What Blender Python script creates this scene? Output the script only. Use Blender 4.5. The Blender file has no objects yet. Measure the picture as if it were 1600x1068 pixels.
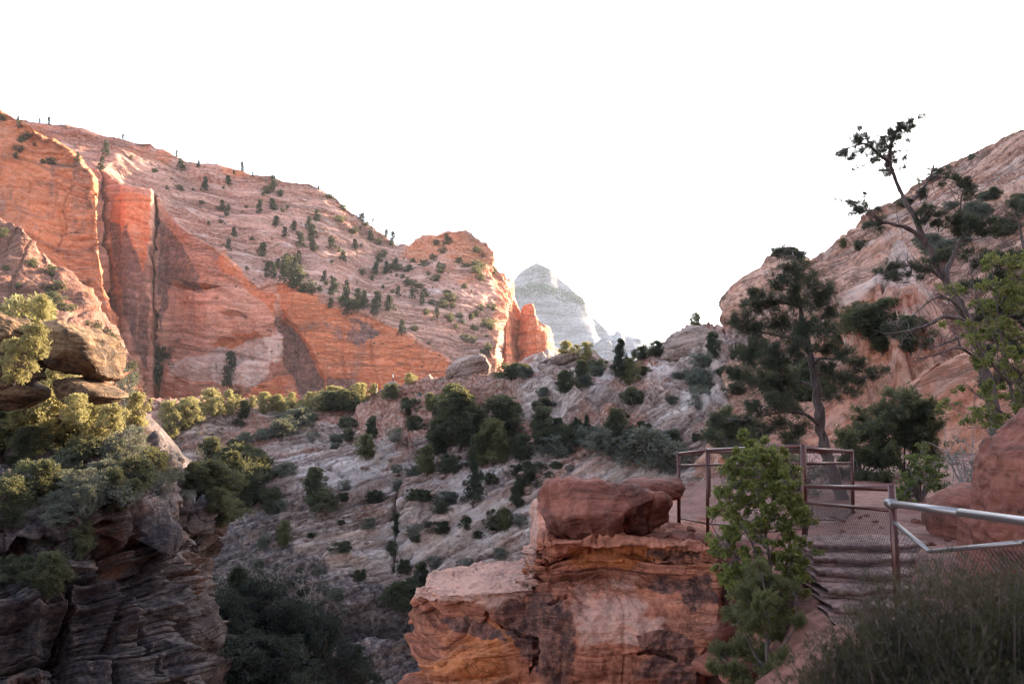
import bpy, math, random
import numpy as np
from mathutils import Vector, Matrix

C = bpy.context.scene
COL = C.collection
R = math.radians
F = 1244.0            # focal length in photo pixels (1600 wide)
PITCH = R(4.87)

# ---------------- camera
cd = bpy.data.cameras.new('camera'); cam = bpy.data.objects.new('camera', cd); COL.objects.link(cam)
C.camera = cam
cam.location = (0, 0, 0)
cam.rotation_euler = (R(90) + PITCH, 0, 0)
cd.sensor_width = 36.0
cd.lens = F / 1600 * 36.0
cd.clip_start = 0.1; cd.clip_end = 30000
cd.dof.use_dof = True; cd.dof.focus_distance = 90.0; cd.dof.aperture_fstop = 3.2

# ---------------- world, sun, exposure
SUN_AZ, SUN_EL = R(46), R(19.2)        # azimuth clockwise from +Y
w = bpy.data.worlds.new('World'); C.world = w; w.use_nodes = True
wn = w.node_tree; wn.nodes.clear()
sky = wn.nodes.new('ShaderNodeTexSky'); sky.sky_type = 'NISHITA'; sky.sun_disc = False
sky.sun_elevation = SUN_EL; sky.sun_rotation = SUN_AZ
sky.altitude = 1500; sky.air_density = 1.0; sky.dust_density = 4.0; sky.ozone_density = 1.0
bg = wn.nodes.new('ShaderNodeBackground'); bg.inputs['Strength'].default_value = 0.15
wo = wn.nodes.new('ShaderNodeOutputWorld')
hs = wn.nodes.new('ShaderNodeHueSaturation'); hs.inputs['Saturation'].default_value = .68
wn.links.new(sky.outputs[0], hs.inputs['Color']); wn.links.new(hs.outputs[0], bg.inputs[0]); wn.links.new(bg.outputs[0], wo.inputs[0])
ld = bpy.data.lights.new('sun', 'SUN'); sun = bpy.data.objects.new('sun', ld); COL.objects.link(sun)
ld.energy = 5.0; ld.angle = R(0.5); ld.color = (1.0, 0.80, 0.58)
sdir = Vector((math.sin(SUN_AZ) * math.cos(SUN_EL), math.cos(SUN_AZ) * math.cos(SUN_EL), math.sin(SUN_EL)))
sun.rotation_euler = sdir.to_track_quat('Z', 'Y').to_euler()
C.view_settings.view_transform = 'Standard'; C.view_settings.look = 'None'
C.view_settings.gamma = 1.0; C.view_settings.exposure = 2.45
C.cycles.max_bounces = 6; C.cycles.diffuse_bounces = 4; C.cycles.transparent_max_bounces = 8
C.cycles.volume_bounces = 0
C.cycles.use_denoising = True; C.cycles.denoising_prefilter = 'ACCURATE'
C.cycles.filter_width = 1.3

# ---------------- photo pixel + distance -> world point
cp, sp = math.cos(PITCH), math.sin(PITCH)
def W(u, v, D):
    x = (u - 800.0) / F; y = (534.0 - v) / F
    fw = cp - y * sp; up = sp + y * cp
    k = D / fw
    return (x * k, D, up * k)
def Wn(u, v, D):
    x = (u - 800.0) / F; y = (534.0 - v) / F
    fw = cp - y * sp; up = sp + y * cp
    k = D / fw
    return np.stack([x * k, D + 0 * k, up * k], -1)
def proj(P):
    fw = P[..., 1] * cp + P[..., 2] * sp; up = -P[..., 1] * sp + P[..., 2] * cp
    fw = np.where(fw < 0.01, 0.01, fw)
    return 800 + F * P[..., 0] / fw, 534 - F * up / fw

# ---------------- noise
_rs = np.random.RandomState(7)
_perm = _rs.permutation(256).astype(np.int32)
_g = _rs.normal(size=(256, 3)); _g /= np.linalg.norm(_g, axis=1)[:, None]; _g = _g.astype(np.float32)
def noise(P, seed=0):
    P = np.asarray(P, np.float32) + np.float32(seed * 17.37)
    i = np.floor(P).astype(np.int32); f = P - i
    s = f * f * f * (f * (f * 6 - 15) + 10)
    ix, iy, iz = i[..., 0], i[..., 1], i[..., 2]
    out = 0
    for a in (0, 1):
        pa = _perm[(ix + a) & 255]
        wa = s[..., 0] if a else 1 - s[..., 0]
        for b in (0, 1):
            pb = _perm[(pa + iy + b) & 255]
            wb = s[..., 1] if b else 1 - s[..., 1]
            for c in (0, 1):
                g = _g[_perm[(pb + iz + c) & 255]]
                wc = s[..., 2] if c else 1 - s[..., 2]
                d = g[..., 0] * (f[..., 0] - a) + g[..., 1] * (f[..., 1] - b) + g[..., 2] * (f[..., 2] - c)
                out = out + wa * wb * wc * d
    return out * 1.6
def fbm(P, octs=4, seed=0, gain=.5, lac=2.03):
    o = 0; a = 1; P = np.asarray(P, np.float32)
    for k in range(octs):
        o = o + a * noise(P, seed + k * 3); P = P * lac; a *= gain
    return o
def ridged(P, octs=3, seed=0):
    o = 0; a = 1; P = np.asarray(P, np.float32)
    for k in range(octs):
        o = o + a * (1 - 2 * np.abs(noise(P, seed + k * 3))); P = P * 2.1; a *= .5
    return o
def sstep(a, b, x):
    t = np.clip((x - a) / (b - a), 0, 1); return t * t * (3 - 2 * t)
def V3(x, y, z): return np.stack(np.broadcast_arrays(x, y, z), -1)

# layered sandstone: bed thickness T, bedding normal bn, lateral length L
def strata(P, T, bn=(0, 0, 1), L=12., seed=0, warp=.5, crack=.5, wl=None):
    bn = np.array(bn, np.float32); bn /= np.linalg.norm(bn)
    wl = wl or T * 5
    s = P @ bn + warp * T * fbm(P / wl, 2, seed + 50)
    o = 0; a = 1.0; T0 = T
    for k in range(3):
        t = s / T0; kk = np.floor(t); fr = t - kk
        h0 = noise(V3(P[..., 0] / L, P[..., 1] / L, kk * 3.71 + .5), seed + k)
        h1 = noise(V3(P[..., 0] / L, P[..., 1] / L, (kk + 1) * 3.71 + .5), seed + k)
        m = sstep(.8, 1., fr)
        e = np.minimum(fr, 1 - fr)
        thick = np.clip(.5 + 1.5 * noise(V3(P[..., 0] / L / .7, P[..., 1] / L / .7, np.round(t) * 2.3), seed + k + 9), 0, 1)
        o = o + a * (h0 * (1 - m) + h1 * m - crack * thick * np.exp(-(e / .07) ** 2))
        T0 *= .37; a *= .5; L *= .6
    return o
# colour of each bed (0..1) and thin dark lines painting ledge shade between beds
def bedtint(P, T, bn=(0, 0, 1), L=30., seed=0, warp=.8):
    bn = np.array(bn, np.float32); bn /= np.linalg.norm(bn)
    s = P @ bn + warp * T * fbm(P / (T * 6), 2, seed + 50); tint = 0; line = 0; a = 1.
    for k in range(3):
        t = s / T; kk = np.floor(t); fr = t - kk; e = np.minimum(fr, 1 - fr)
        tint = tint + a * noise(V3(P[..., 0] / L, P[..., 1] / L, kk * 5.17 + .5), seed + k)
        on = sstep(.0, .35, noise(V3(P[..., 0] / L * 2.3, P[..., 1] / L * 2.3, np.round(t) * 3.3), seed + k + 9))
        line = np.maximum(line, (1 - .25 * k) * on * np.exp(-(e / (.07 + .03 * k)) ** 2))
        T *= .42; L *= .6; a *= .7
    return np.clip(.5 + .75 * tint, 0, 1), np.clip(line, 0, 1)
# rectangular joint blocks (cell offsets with dark gaps)
def joints(P, ax, size, seed=0, gap=.5):
    ax = np.array(ax, np.float32)
    s = (P @ ax) / size + 1.2 * noise(P / (size * 3), seed)
    k = np.floor(s); fr = s - k; e = np.minimum(fr, 1 - fr)
    row = np.floor(P[..., 2] / size * 1.3 + .6 * noise(P / size * .7, seed + 2))
    h = noise(V3(k * 5.3 + .3, row * 2.7 + .4, 0 * k + .5), seed + 4)
    return h - gap * np.exp(-(e / .05) ** 2)

# signed distance to polygon in photo pixels (positive inside)
def polysd(U, Vv, poly):
    if U.ndim == 2:      # ragged, natural edges
        Q = V3(U / 26., Vv / 26., 0 * U + .5)
        U, Vv = U + 7 * fbm(Q, 3, 901), Vv + 6 * fbm(Q, 3, 911)
    p = np.array(poly, float); n = len(p); d = np.full(U.shape, 1e9); ins = np.zeros(U.shape, bool)
    for i in range(n):
        a = p[i]; b = p[(i + 1) % n]; e = b - a
        wx, wy = U - a[0], Vv - a[1]
        t = np.clip((wx * e[0] + wy * e[1]) / (e @ e), 0, 1)
        d = np.minimum(d, (wx - e[0] * t) ** 2 + (wy - e[1] * t) ** 2)
        c = ((a[1] <= Vv) & (b[1] > Vv)) | ((b[1] <= Vv) & (a[1] > Vv))
        with np.errstate(divide='ignore', invalid='ignore'):
            xi = a[0] + (Vv - a[1]) / (b[1] - a[1] + 1e-12) * e[0]
        ins ^= c & (U < xi)
    d = np.sqrt(d)
    return np.where(ins, d, -d)

# ---------------- mesh building
def link_mesh(name, V, Fc, mat=None, parent=None, smooth=True, attrs=None):
    me = bpy.data.meshes.new(name)
    V = np.asarray(V, np.float32).reshape(-1, 3)
    Fc = np.asarray(Fc, np.int32)
    n = Fc.shape[1]
    me.vertices.add(len(V)); me.vertices.foreach_set('co', V.ravel())
    me.loops.add(Fc.size); me.loops.foreach_set('vertex_index', Fc.ravel())
    me.polygons.add(len(Fc)); me.polygons.foreach_set('loop_start', np.arange(0, Fc.size, n, dtype=np.int32))
    me.polygons.foreach_set('loop_total', np.full(len(Fc), n, np.int32))
    if smooth: me.polygons.foreach_set('use_smooth', np.ones(len(Fc), bool))
    me.update(calc_edges=True)
    for k, val in (attrs or {}).items():
        val = np.asarray(val, np.float32)
        if val.ndim == 2:
            a = me.attributes.new(k, 'FLOAT_COLOR', 'POINT')
            c = np.ones((len(V), 4), np.float32); c[:, :val.shape[1]] = val
            a.data.foreach_set('color', c.ravel())
        else:
            a = me.attributes.new(k, 'FLOAT', 'POINT'); a.data.foreach_set('value', val.ravel())
    if mat: me.materials.append(mat)
    o = bpy.data.objects.new(name, me); COL.objects.link(o)
    if parent: o.parent = parent
    return o
def grid_faces(nr, nc, wrap=False):
    i = np.arange(nr - 1)[:, None]; j = np.arange(nc if wrap else nc - 1)[None, :]
    a = i * nc + j; b = i * nc + (j + 1) % nc; c = a + nc; d = b + nc
    return np.stack([a, c, d, b], -1).reshape(-1, 4)
def grid_normals(G):
    du = np.gradient(G, axis=1); dv = np.gradient(G, axis=0)
    n = np.cross(dv, du); l = np.linalg.norm(n, axis=-1, keepdims=True); n = n / np.maximum(l, 1e-9)
    return n
def smooth_grid(G, it=2):
    for _ in range(it):
        H = G.copy()
        H[1:-1] = (G[:-2] + 2 * G[1:-1] + G[2:]) / 4; G = H.copy()
        G[:, 1:-1] = (H[:, :-2] + 2 * H[:, 1:-1] + H[:, 2:]) / 4
    return G
# loft: rows of equal-length control lists [(u,v,D)]; nr sub-rows per span, ncol columns
def loft(rows, nrs, ncol, smooth=2, cdens=None):
    K = len(rows[0]); assert all(len(r) == K for r in rows), [len(r) for r in rows]
    Rw = np.array(rows, float)                         # R,K,3
    Wd = Wn(Rw[..., 0], Rw[..., 1], Rw[..., 2])         # world control net
    # column parameter: by screen length of the middle row
    m = Rw.mean(0); L = np.hypot(np.diff(m[:, 0]), np.diff(m[:, 1])) + 4
    if cdens is not None: L = L * np.array(cdens)
    cum = np.concatenate([[0], np.cumsum(L)]); t = np.linspace(0, cum[-1], ncol)
    out = []
    cols = np.stack([np.stack([np.interp(t, cum, Wd[r, :, k]) for k in range(3)], -1) for r in range(len(rows))])
    for r in range(len(rows) - 1):
        s = np.linspace(0, 1, nrs[r], endpoint=(r == len(rows) - 2))[:, None, None]
        out.append(cols[r][None] * (1 - s) + cols[r + 1][None] * s)
    G = np.concatenate(out, 0)
    G = smooth_grid(G, smooth)
    return G
def fin_grid(name, G, mat, zone=None, parent=None, bed=None):
    at = {'zone': zone.reshape(-1, 3)} if zone is not None else {}
    if bed is not None: at['bed'] = np.stack([bed[0], bed[1], 0 * bed[0] + 1], -1).reshape(-1, 3)
    return link_mesh(name, G.reshape(-1, 3), grid_faces(G.shape[0], G.shape[1]), mat, parent, attrs=at)
def struct(o): o['kind'] = 'structure'; return o
def tag(o, label, cat, group=None, kind=None):
    o['label'] = label; o['category'] = cat
    if group: o['group'] = group
    if kind: o['kind'] = kind
    return o
def empty(name, loc, rz=0, s=1.):
    o = bpy.data.objects.new(name, None); COL.objects.link(o); o.location = loc; o.rotation_euler = (0, 0, rz)
    o.scale = (s, s, s); o.empty_display_size = .2; return o
# ---------------- materials
class NT:
    def __init__(s, name):
        s.m = bpy.data.materials.new(name); s.m.use_nodes = True; s.t = s.m.node_tree; s.t.nodes.clear()
        s.out = s.t.nodes.new('ShaderNodeOutputMaterial')
    def n(s, typ, **kw):
        nd = s.t.nodes.new(typ)
        for k, v in kw.items(): setattr(nd, k, v)
        return nd
    def l(s, a, b): s.t.links.new(a, b)
    def val(s, sock, v):
        if hasattr(v, 'is_output'): s.l(v, sock)
        else: sock.default_value = v
    def math(s, op, a, b=0., c=None, clamp=False):
        nd = s.n('ShaderNodeMath', operation=op, use_clamp=clamp); s.val(nd.inputs[0], a); s.val(nd.inputs[1], b)
        if c is not None: s.val(nd.inputs[2], c)
        return nd.outputs[0]
    def mix(s, f, a, b, bt='MIX'):
        nd = s.n('ShaderNodeMix', data_type='RGBA', blend_type=bt, clamp_factor=True)
        s.val(nd.inputs[0], f); s.val(nd.inputs[6], a if hasattr(a, 'is_output') else (*a, 1)[:4]); s.val(nd.inputs[7], b if hasattr(b, 'is_output') else (*b, 1)[:4])
        return nd.outputs[2]
    def ramp(s, f, stops):
        nd = s.n('ShaderNodeValToRGB'); s.l(f, nd.inputs[0]); e = nd.color_ramp.elements
        while len(e) < len(stops): e.new(.5)
        for el, (p, c) in zip(e, stops):
            el.position = p; el.color = (*c, 1) if len(c) == 3 else c
        return nd.outputs[0]
    def noise(s, vec, scale=1., detail=5., rough=.55, dist=0.):
        nd = s.n('ShaderNodeTexNoise'); s.l(vec, nd.inputs['Vector'])
        nd.inputs['Scale'].default_value = scale; nd.inputs['Detail'].default_value = detail
        nd.inputs['Roughness'].default_value = rough; nd.inputs['Distortion'].default_value = dist
        return nd.outputs[0]
    def mapv(s, vec, scale=(1, 1, 1), rot=(0, 0, 0), loc=(0, 0, 0)):
        nd = s.n('ShaderNodeMapping', vector_type='POINT'); s.l(vec, nd.inputs[0])
        nd.inputs['Scale'].default_value = scale; nd.inputs['Rotation'].default_value = rot; nd.inputs['Location'].default_value = loc
        return nd.outputs[0]
    def smooth(s, x, a, b):
        nd = s.n('ShaderNodeMapRange', interpolation_type='SMOOTHSTEP'); s.l(x, nd.inputs[0])
        nd.inputs[1].default_value = a; nd.inputs[2].default_value = b
        return nd.outputs[0]

def rock_mat(name, dark, mid, light, alt, sc=1., bed=(0, 0), zR=(.5, .2, .08), zG=(.1, .06, .05), zB=(.6, .48, .42),
             obj=False, bump=1., streak=.3, crack=.35, alt_amt=.6, rough=.85, lines=.5, speck=.25):
    t = NT(name)
    co = t.n('ShaderNodeTexCoord').outputs['Object'] if obj else t.n('ShaderNodeNewGeometry').outputs['Position']
    # warp the coordinate a little so beds undulate
    rot = (R(bed[0]), R(bed[1]), 0)
    rc = t.mapv(co, rot=rot)
    wn_ = t.n('ShaderNodeTexNoise'); t.l(rc, wn_.inputs['Vector']); wn_.inputs['Scale'].default_value = .22 / sc; wn_.inputs['Detail'].default_value = 3
    va = t.n('ShaderNodeVectorMath', operation='MULTIPLY_ADD'); t.l(wn_.outputs['Color'], va.inputs[0]); va.inputs[1].default_value = (.0, .0, 1.6 * sc); t.l(rc, va.inputs[2])
    wc = va.outputs[0]
    A = t.noise(t.mapv(wc, scale=(.055 / sc, .055 / sc, .8 / sc)), 1., 8., .62)
    A2 = t.noise(t.mapv(wc, scale=(.16 / sc, .16 / sc, 3.4 / sc), loc=(3, 1, 7)), 1., 6., .6)
    B = t.noise(co, .16 / sc, 6., .6, .4)
    Cn = t.noise(co, 2.6 / sc, 9., .68)
    col = t.ramp(A, [(.40, dark), (.5, mid), (.60, light)])
    Bd = t.noise(t.mapv(wc, scale=(.11 / sc, .11 / sc, 1.7 / sc), loc=(9, 4, 2)), 1., 8., .7)
    col = t.mix(t.math('MULTIPLY', t.smooth(Bd, .50, .60), .75), col, tuple(.55 * q for q in dark))
    col = t.mix(t.math('MULTIPLY', t.math('SUBTRACT', 1., t.smooth(Bd, .38, .46)), .6), col, light)
    col = t.mix(t.math('MULTIPLY', t.smooth(B, .45, .62), alt_amt), col, alt)
    # thin dark bedding lines
    ln = t.math('SUBTRACT', 1., t.smooth(t.math('ABSOLUTE', t.math('SUBTRACT', A2, .5)), .0, .035))
    ln = t.math('MULTIPLY', ln, t.smooth(Cn, .38, .6))
    Pn = t.noise(co, .09 / sc, 4., .6, .8)
    ln = t.math('MULTIPLY', ln, t.smooth(Pn, .40, .58))
    dk = tuple(c * .35 for c in dark)
    col = t.mix(t.math('MULTIPLY', ln, lines), col, dk)
    # beds: each layer has its own tone, dark lines between paint in ledge shade
    if not obj:
        bd = t.n('ShaderNodeAttribute', attribute_name='bed'); bs_ = t.n('ShaderNodeSeparateColor'); t.l(bd.outputs['Color'], bs_.inputs[0])
        on = bs_.outputs[2]
        fl = t.math('MULTIPLY', t.smooth(bs_.outputs[0], .5, .8), t.math('MULTIPLY', on, .45)); col = t.mix(fl, col, light)
        fd = t.math('MULTIPLY', t.math('SUBTRACT', 1., t.smooth(bs_.outputs[0], .18, .5)), t.math('MULTIPLY', on, .5)); col = t.mix(fd, col, tuple(.7 * q for q in dark))
        fk = t.math('MULTIPLY', t.math('MULTIPLY', bs_.outputs[1], on), t.math('ADD', .35, t.smooth(Cn, .3, .6)))
    # zones painted by rock colour; the dark one also carries gorge shade
    z = t.n('ShaderNodeAttribute', attribute_name='zone'); sep = t.n('ShaderNodeSeparateColor'); t.l(z.outputs['Color'], sep.inputs[0])
    def zone(sock, nz, c, soft=.11):
        nonlocal col
        x = t.math('ADD', sock, t.math('MULTIPLY', t.math('SUBTRACT', nz, .5), 1.3))
        f = t.smooth(x, .5 - soft, .5 + soft)
        f = t.math('MULTIPLY', f, t.smooth(sock, 0., .12))
        cc = t.mix(.55, col, c) if False else t.mix(t.math('MULTIPLY', A2, .9), c, tuple(q * .62 for q in c))
        col = t.mix(f, col, cc)
    if not obj:
        zone(sep.outputs[0], B, zR)
        zone(sep.outputs[2], t.noise(t.mapv(wc, scale=(.3 / sc, .3 / sc, 1.2 / sc)), 1., 6., .65), zB)
        S = t.noise(t.mapv(co, scale=(.55 / sc, .55 / sc, .06 / sc)), 1., 7., .65)
        zone(sep.outputs[1], S, zG)
    else:
        S = t.noise(t.mapv(co, scale=(.9 / sc, .9 / sc, .12 / sc)), 1., 6., .6)
    if not obj: col = t.mix(t.math('MULTIPLY', fk, .85), col, tuple(.3 * q for q in dark))
    # varnish streaks
    col = t.mix(t.math('MULTIPLY', t.smooth(S, .52, .66), streak), col, zG)
    # grain
    col = t.mix(t.math('MULTIPLY', t.smooth(Cn, .35, .7), speck * 1.6), col, tuple(min(1, q * 1.35) for q in light))
    col = t.mix(t.math('MULTIPLY', t.math('SUBTRACT', 1., t.smooth(Cn, .3, .52)), speck * 2.), col, tuple(q * .5 for q in dark))
    bs = t.n('ShaderNodeBsdfPrincipled'); t.l(col, bs.inputs['Base Color']); bs.inputs['Roughness'].default_value = rough
    bs.inputs['Specular IOR Level'].default_value = .25
    # joints
    vo = t.n('ShaderNodeTexVoronoi', feature='DISTANCE_TO_EDGE'); t.l(t.mapv(wc, scale=(.35 / sc, .35 / sc, .5 / sc)), vo.inputs['Vector'])
    ck = t.math('MULTIPLY', t.math('MULTIPLY', t.smooth(vo.outputs[0], 0., .035), crack * .5), t.smooth(B, .46, .56))
    h = t.math('ADD', t.math('MULTIPLY', A, .8), t.math('MULTIPLY', A2, t.math('MULTIPLY', t.smooth(Pn, .35, .6), .6)))
    h = t.math('ADD', h, t.math('MULTIPLY', Cn, .42)); h = t.math('ADD', h, ck)
    h = t.math('SUBTRACT', h, t.math('MULTIPLY', ln, .3))
    bp = t.n('ShaderNodeBump'); bp.inputs['Strength'].default_value = min(1, bump); bp.inputs['Distance'].default_value = .36 * sc * bump
    t.l(h, bp.inputs['Height']); t.l(bp.outputs[0], bs.inputs['Normal'])
    t.l(bs.outputs[0], t.out.inputs[0])
    return t.m

def leaf_mat(name, c1, c2, trans=.35, rough=.6):
    t = NT(name)
    a = t.n('ShaderNodeAttribute', attribute_name='tone')
    oi = t.n('ShaderNodeObjectInfo')
    f = t.math('ADD', t.math('MULTIPLY', a.outputs['Fac'], .8), t.math('MULTIPLY', oi.outputs['Random'], .3))
    col = t.mix(f, c1, c2)
    d = t.n('ShaderNodeBsdfPrincipled'); t.l(col, d.inputs['Base Color']); d.inputs['Roughness'].default_value = rough
    d.inputs['Specular IOR Level'].default_value = .2
    tr = t.n('ShaderNodeBsdfTranslucent'); t.l(t.mix(.35, col, (.55, .48, .16), 'MIX'), tr.inputs[0])
    m = t.n('ShaderNodeMixShader'); m.inputs[0].default_value = trans
    t.l(d.outputs[0], m.inputs[1]); t.l(tr.outputs[0], m.inputs[2]); t.l(m.outputs[0], t.out.inputs[0])
    return t.m
def bark_mat(name, c1, c2, sc=1.):
    t = NT(name)
    co = t.n('ShaderNodeTexCoord').outputs['Object']
    n = t.noise(t.mapv(co, scale=(22 / sc, 22 / sc, 4 / sc)), 1., 6., .65)
    d = t.n('ShaderNodeBsdfPrincipled'); t.l(t.ramp(n, [(.35, c1), (.65, c2)]), d.inputs['Base Color']); d.inputs['Roughness'].default_value = .9
    bp = t.n('ShaderNodeBump'); bp.inputs['Strength'].default_value = .8; bp.inputs['Distance'].default_value = .02 * sc
    t.l(n, bp.inputs['Height']); t.l(bp.outputs[0], d.inputs['Normal']); t.l(d.outputs[0], t.out.inputs[0])
    return t.m
def simple_mat(name, c, rough=.6, metal=0., nscale=30., var=.25, c2=None, bump=.1):
    t = NT(name)
    co = t.n('ShaderNodeTexCoord').outputs['Object']
    n = t.noise(co, nscale, 6., .65)
    d = t.n('ShaderNodeBsdfPrincipled'); c2 = c2 or tuple(q * (1 - var) for q in c)
    t.l(t.ramp(n, [(.4, c2), (.62, c)]), d.inputs['Base Color']); d.inputs['Roughness'].default_value = rough; d.inputs['Metallic'].default_value = metal
    if bump:
        bp = t.n('ShaderNodeBump'); bp.inputs['Strength'].default_value = bump; bp.inputs['Distance'].default_value = .01
        t.l(n, bp.inputs['Height']); t.l(bp.outputs[0], d.inputs['Normal'])
    t.l(d.outputs[0], t.out.inputs[0]); return t.m

M = {}
M['massif'] = rock_mat('massif_rock', (.24, .095, .06), (.43, .20, .145), (.58, .34, .265), (.38, .145, .09), sc=5., bed=(16.7, -6.6),
                       zR=(.62, .20, .085), zG=(.17, .085, .075), zB=(.70, .56, .50), streak=.12, lines=.55, alt_amt=.5)
M['cliff'] = rock_mat('cliff_rock', (.30, .115, .075), (.50, .205, .13), (.60, .30, .21), (.42, .20, .155), sc=5., bed=(0, -4),
                      zR=(.60, .165, .06), zG=(.12, .06, .058), zB=(.64, .47, .40), streak=.45, lines=.75, crack=.5, speck=.2)
M['slope'] = rock_mat('slope_rock', (.12, .066, .05), (.29, .175, .135), (.56, .43, .37), (.28, .115, .07), sc=1.7, bed=(31, 22.4),
                      zR=(.34, .125, .07), zG=(.085, .07, .075), zB=(.62, .52, .475), streak=.15, lines=.7, bump=1.)
M['right'] = rock_mat('right_rock', (.15, .06, .036), (.35, .155, .095), (.54, .32, .235), (.31, .112, .06), sc=2.6, bed=(26.6, 13),
                      zR=(.40, .13, .065), zG=(.10, .07, .07), zB=(.58, .44, .38), streak=.12, lines=.95, crack=.1, speck=.3)
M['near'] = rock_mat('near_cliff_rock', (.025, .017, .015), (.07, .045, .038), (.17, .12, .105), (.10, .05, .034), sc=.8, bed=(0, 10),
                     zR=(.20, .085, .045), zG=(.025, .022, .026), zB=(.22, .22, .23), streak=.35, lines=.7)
M['lit'] = rock_mat('ledge_boulder_rock', (.03, .017, .010), (.12, .062, .030), (.27, .165, .09), (.07, .034, .018), sc=.8, bed=(0, -12), obj=True,
                    zG=(.018, .012, .011), streak=.75, lines=.6)
M['outcrop'] = rock_mat('outcrop_rock', (.19, .058, .032), (.35, .108, .055), (.48, .185, .11), (.26, .095, .065), sc=.34, bed=(0, 3),
                        zR=(.52, .155, .04), zG=(.04, .023, .024), zB=(.52, .30, .23), streak=.25, lines=.35, alt_amt=.7)
M['redrock'] = rock_mat('red_boulder_rock', (.11, .036, .024), (.18, .058, .038), (.25, .092, .062), (.13, .045, .032), sc=.35, bed=(0, 8), obj=True,
                        zG=(.035, .022, .022), streak=.55, lines=.05, crack=.15, bump=.7, alt_amt=.5, speck=.22)
M['brownrock'] = rock_mat('brown_boulder_rock', (.10, .06, .045), (.22, .14, .11), (.38, .27, .22), (.18, .10, .07), sc=1.2, bed=(0, 14), obj=True,
                          zG=(.10, .07, .06), streak=.2, lines=.9)
M['peak'] = rock_mat('peak_rock', (.19, .17, .175), (.25, .235, .24), (.30, .285, .285), (.24, .22, .22), sc=16., bed=(0, 3),
                     zR=(.10, .14, .09), zG=(.3, .25, .2), zB=(.7, .65, .62), streak=.05, lines=.3, crack=.2)
M['ground'] = rock_mat('trail_dirt', (.095, .036, .026), (.165, .062, .045), (.23, .10, .077), (.14, .052, .038), sc=.35,
                       zR=(.26, .12, .09), zG=(.09, .05, .045), zB=(.34,.24,.21), streak=.0, lines=.1, crack=.05, bump=.6)
M['soil'] = rock_mat('canyon_soil', (.15, .09, .07), (.24, .14, .11), (.32, .21, .17), (.2, .11, .08), sc=3., streak=.0, lines=.2, crack=.1)
M['leaf_dark'] = leaf_mat('juniper_foliage', (.020, .029, .022), (.058, .070, .048))
M['leaf_olive'] = leaf_mat('olive_foliage', (.045, .055, .026), (.12, .12, .055))
M['leaf_grey'] = leaf_mat('sage_foliage', (.06, .07, .06), (.15, .16, .135), .25)
M['leaf_pine'] = leaf_mat('pine_needles', (.016, .026, .018), (.050, .064, .042), .12)
M['leaf_gorge'] = leaf_mat('gorge_foliage', (.008, .014, .014), (.022, .034, .030), .1)
M['leaf_green'] = leaf_mat('green_leaves', (.03, .055, .015), (.10, .14, .04), .3)
M['stepstone'] = rock_mat('step_stone', (.06, .028, .023), (.23, .125, .105), (.42, .27, .235), (.2, .09, .075), sc=.22, obj=True, zG=(.05, .03, .03), streak=.2, lines=.6, bump=.8)
M['leaf_bright'] = leaf_mat('young_leaves', (.045, .075, .018), (.22, .22, .055), .32)
M['leaf_sage'] = leaf_mat('near_bush_foliage', (.008, .009, .006), (.046, .040, .024), .12)
M['bark'] = bark_mat('bark', (.045, .032, .028), (.14, .10, .085))
M['bark_far'] = bark_mat('bark_far', (.05, .035, .03), (.13, .09, .075), 6.)
M['dead'] = bark_mat('dead_wood', (.13, .11, .10), (.32, .28, .26))
M['rust'] = simple_mat('rusty_painted_pipe', (.10, .028, .022), .34, .35, 40., c2=(.06, .02, .016))
M['galv'] = simple_mat('worn_steel_pipe', (.25, .21, .20), .36, .8, 60., c2=(.24, .22, .22), bump=.05)
M['wire'] = simple_mat('wire', (.10, .07, .065), .5, .6, 60.)
M['leaf_far'] = leaf_mat('far_woodland', (.07, .10, .09), (.13, .17, .15), .1)
M['leaf_sunlit'] = leaf_mat('sunlit_olive_foliage', (.17, .15, .065), (.42, .36, .18), .5)  # olive foliage with a brighter colour to look sunlit
M['rampm'] = rock_mat('ramp_rock', (.11, .045, .03), (.21, .088, .055), (.31, .15, .105), (.22, .07, .035), sc=4., bed=(0, 20), zR=(.46, .15, .07), zG=(.10, .06, .06), zB=(.5, .4, .36), streak=.2, lines=.5)
# ================= TERRAIN =================
TER = {}
def ucoord(G): return proj(G)
def grooves(U, Vv, lines, w=2.5):
    """sum of narrow grooves along photo polylines [(u,v),...], returns 0..1"""
    Q = V3(U / 26., Vv / 26., 0 * U + .5); U, Vv = U + 6 * fbm(Q, 3, 921), Vv + 5 * fbm(Q, 3, 931)
    o = np.zeros(U.shape)
    for pl in lines:
        wd = w
        if isinstance(pl, tuple): pl, wd = pl
        d = np.full(U.shape, 1e9)
        for a, b in zip(pl[:-1], pl[1:]):
            e = np.array(b, float) - a; wx, wy = U - a[0], Vv - a[1]
            t = np.clip((wx * e[0] + wy * e[1]) / (e @ e), 0, 1)
            d = np.minimum(d, (wx - e[0] * t) ** 2 + (wy - e[1] * t) ** 2)
        o = np.maximum(o, np.exp(-d / wd ** 2))
    return o

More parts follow.
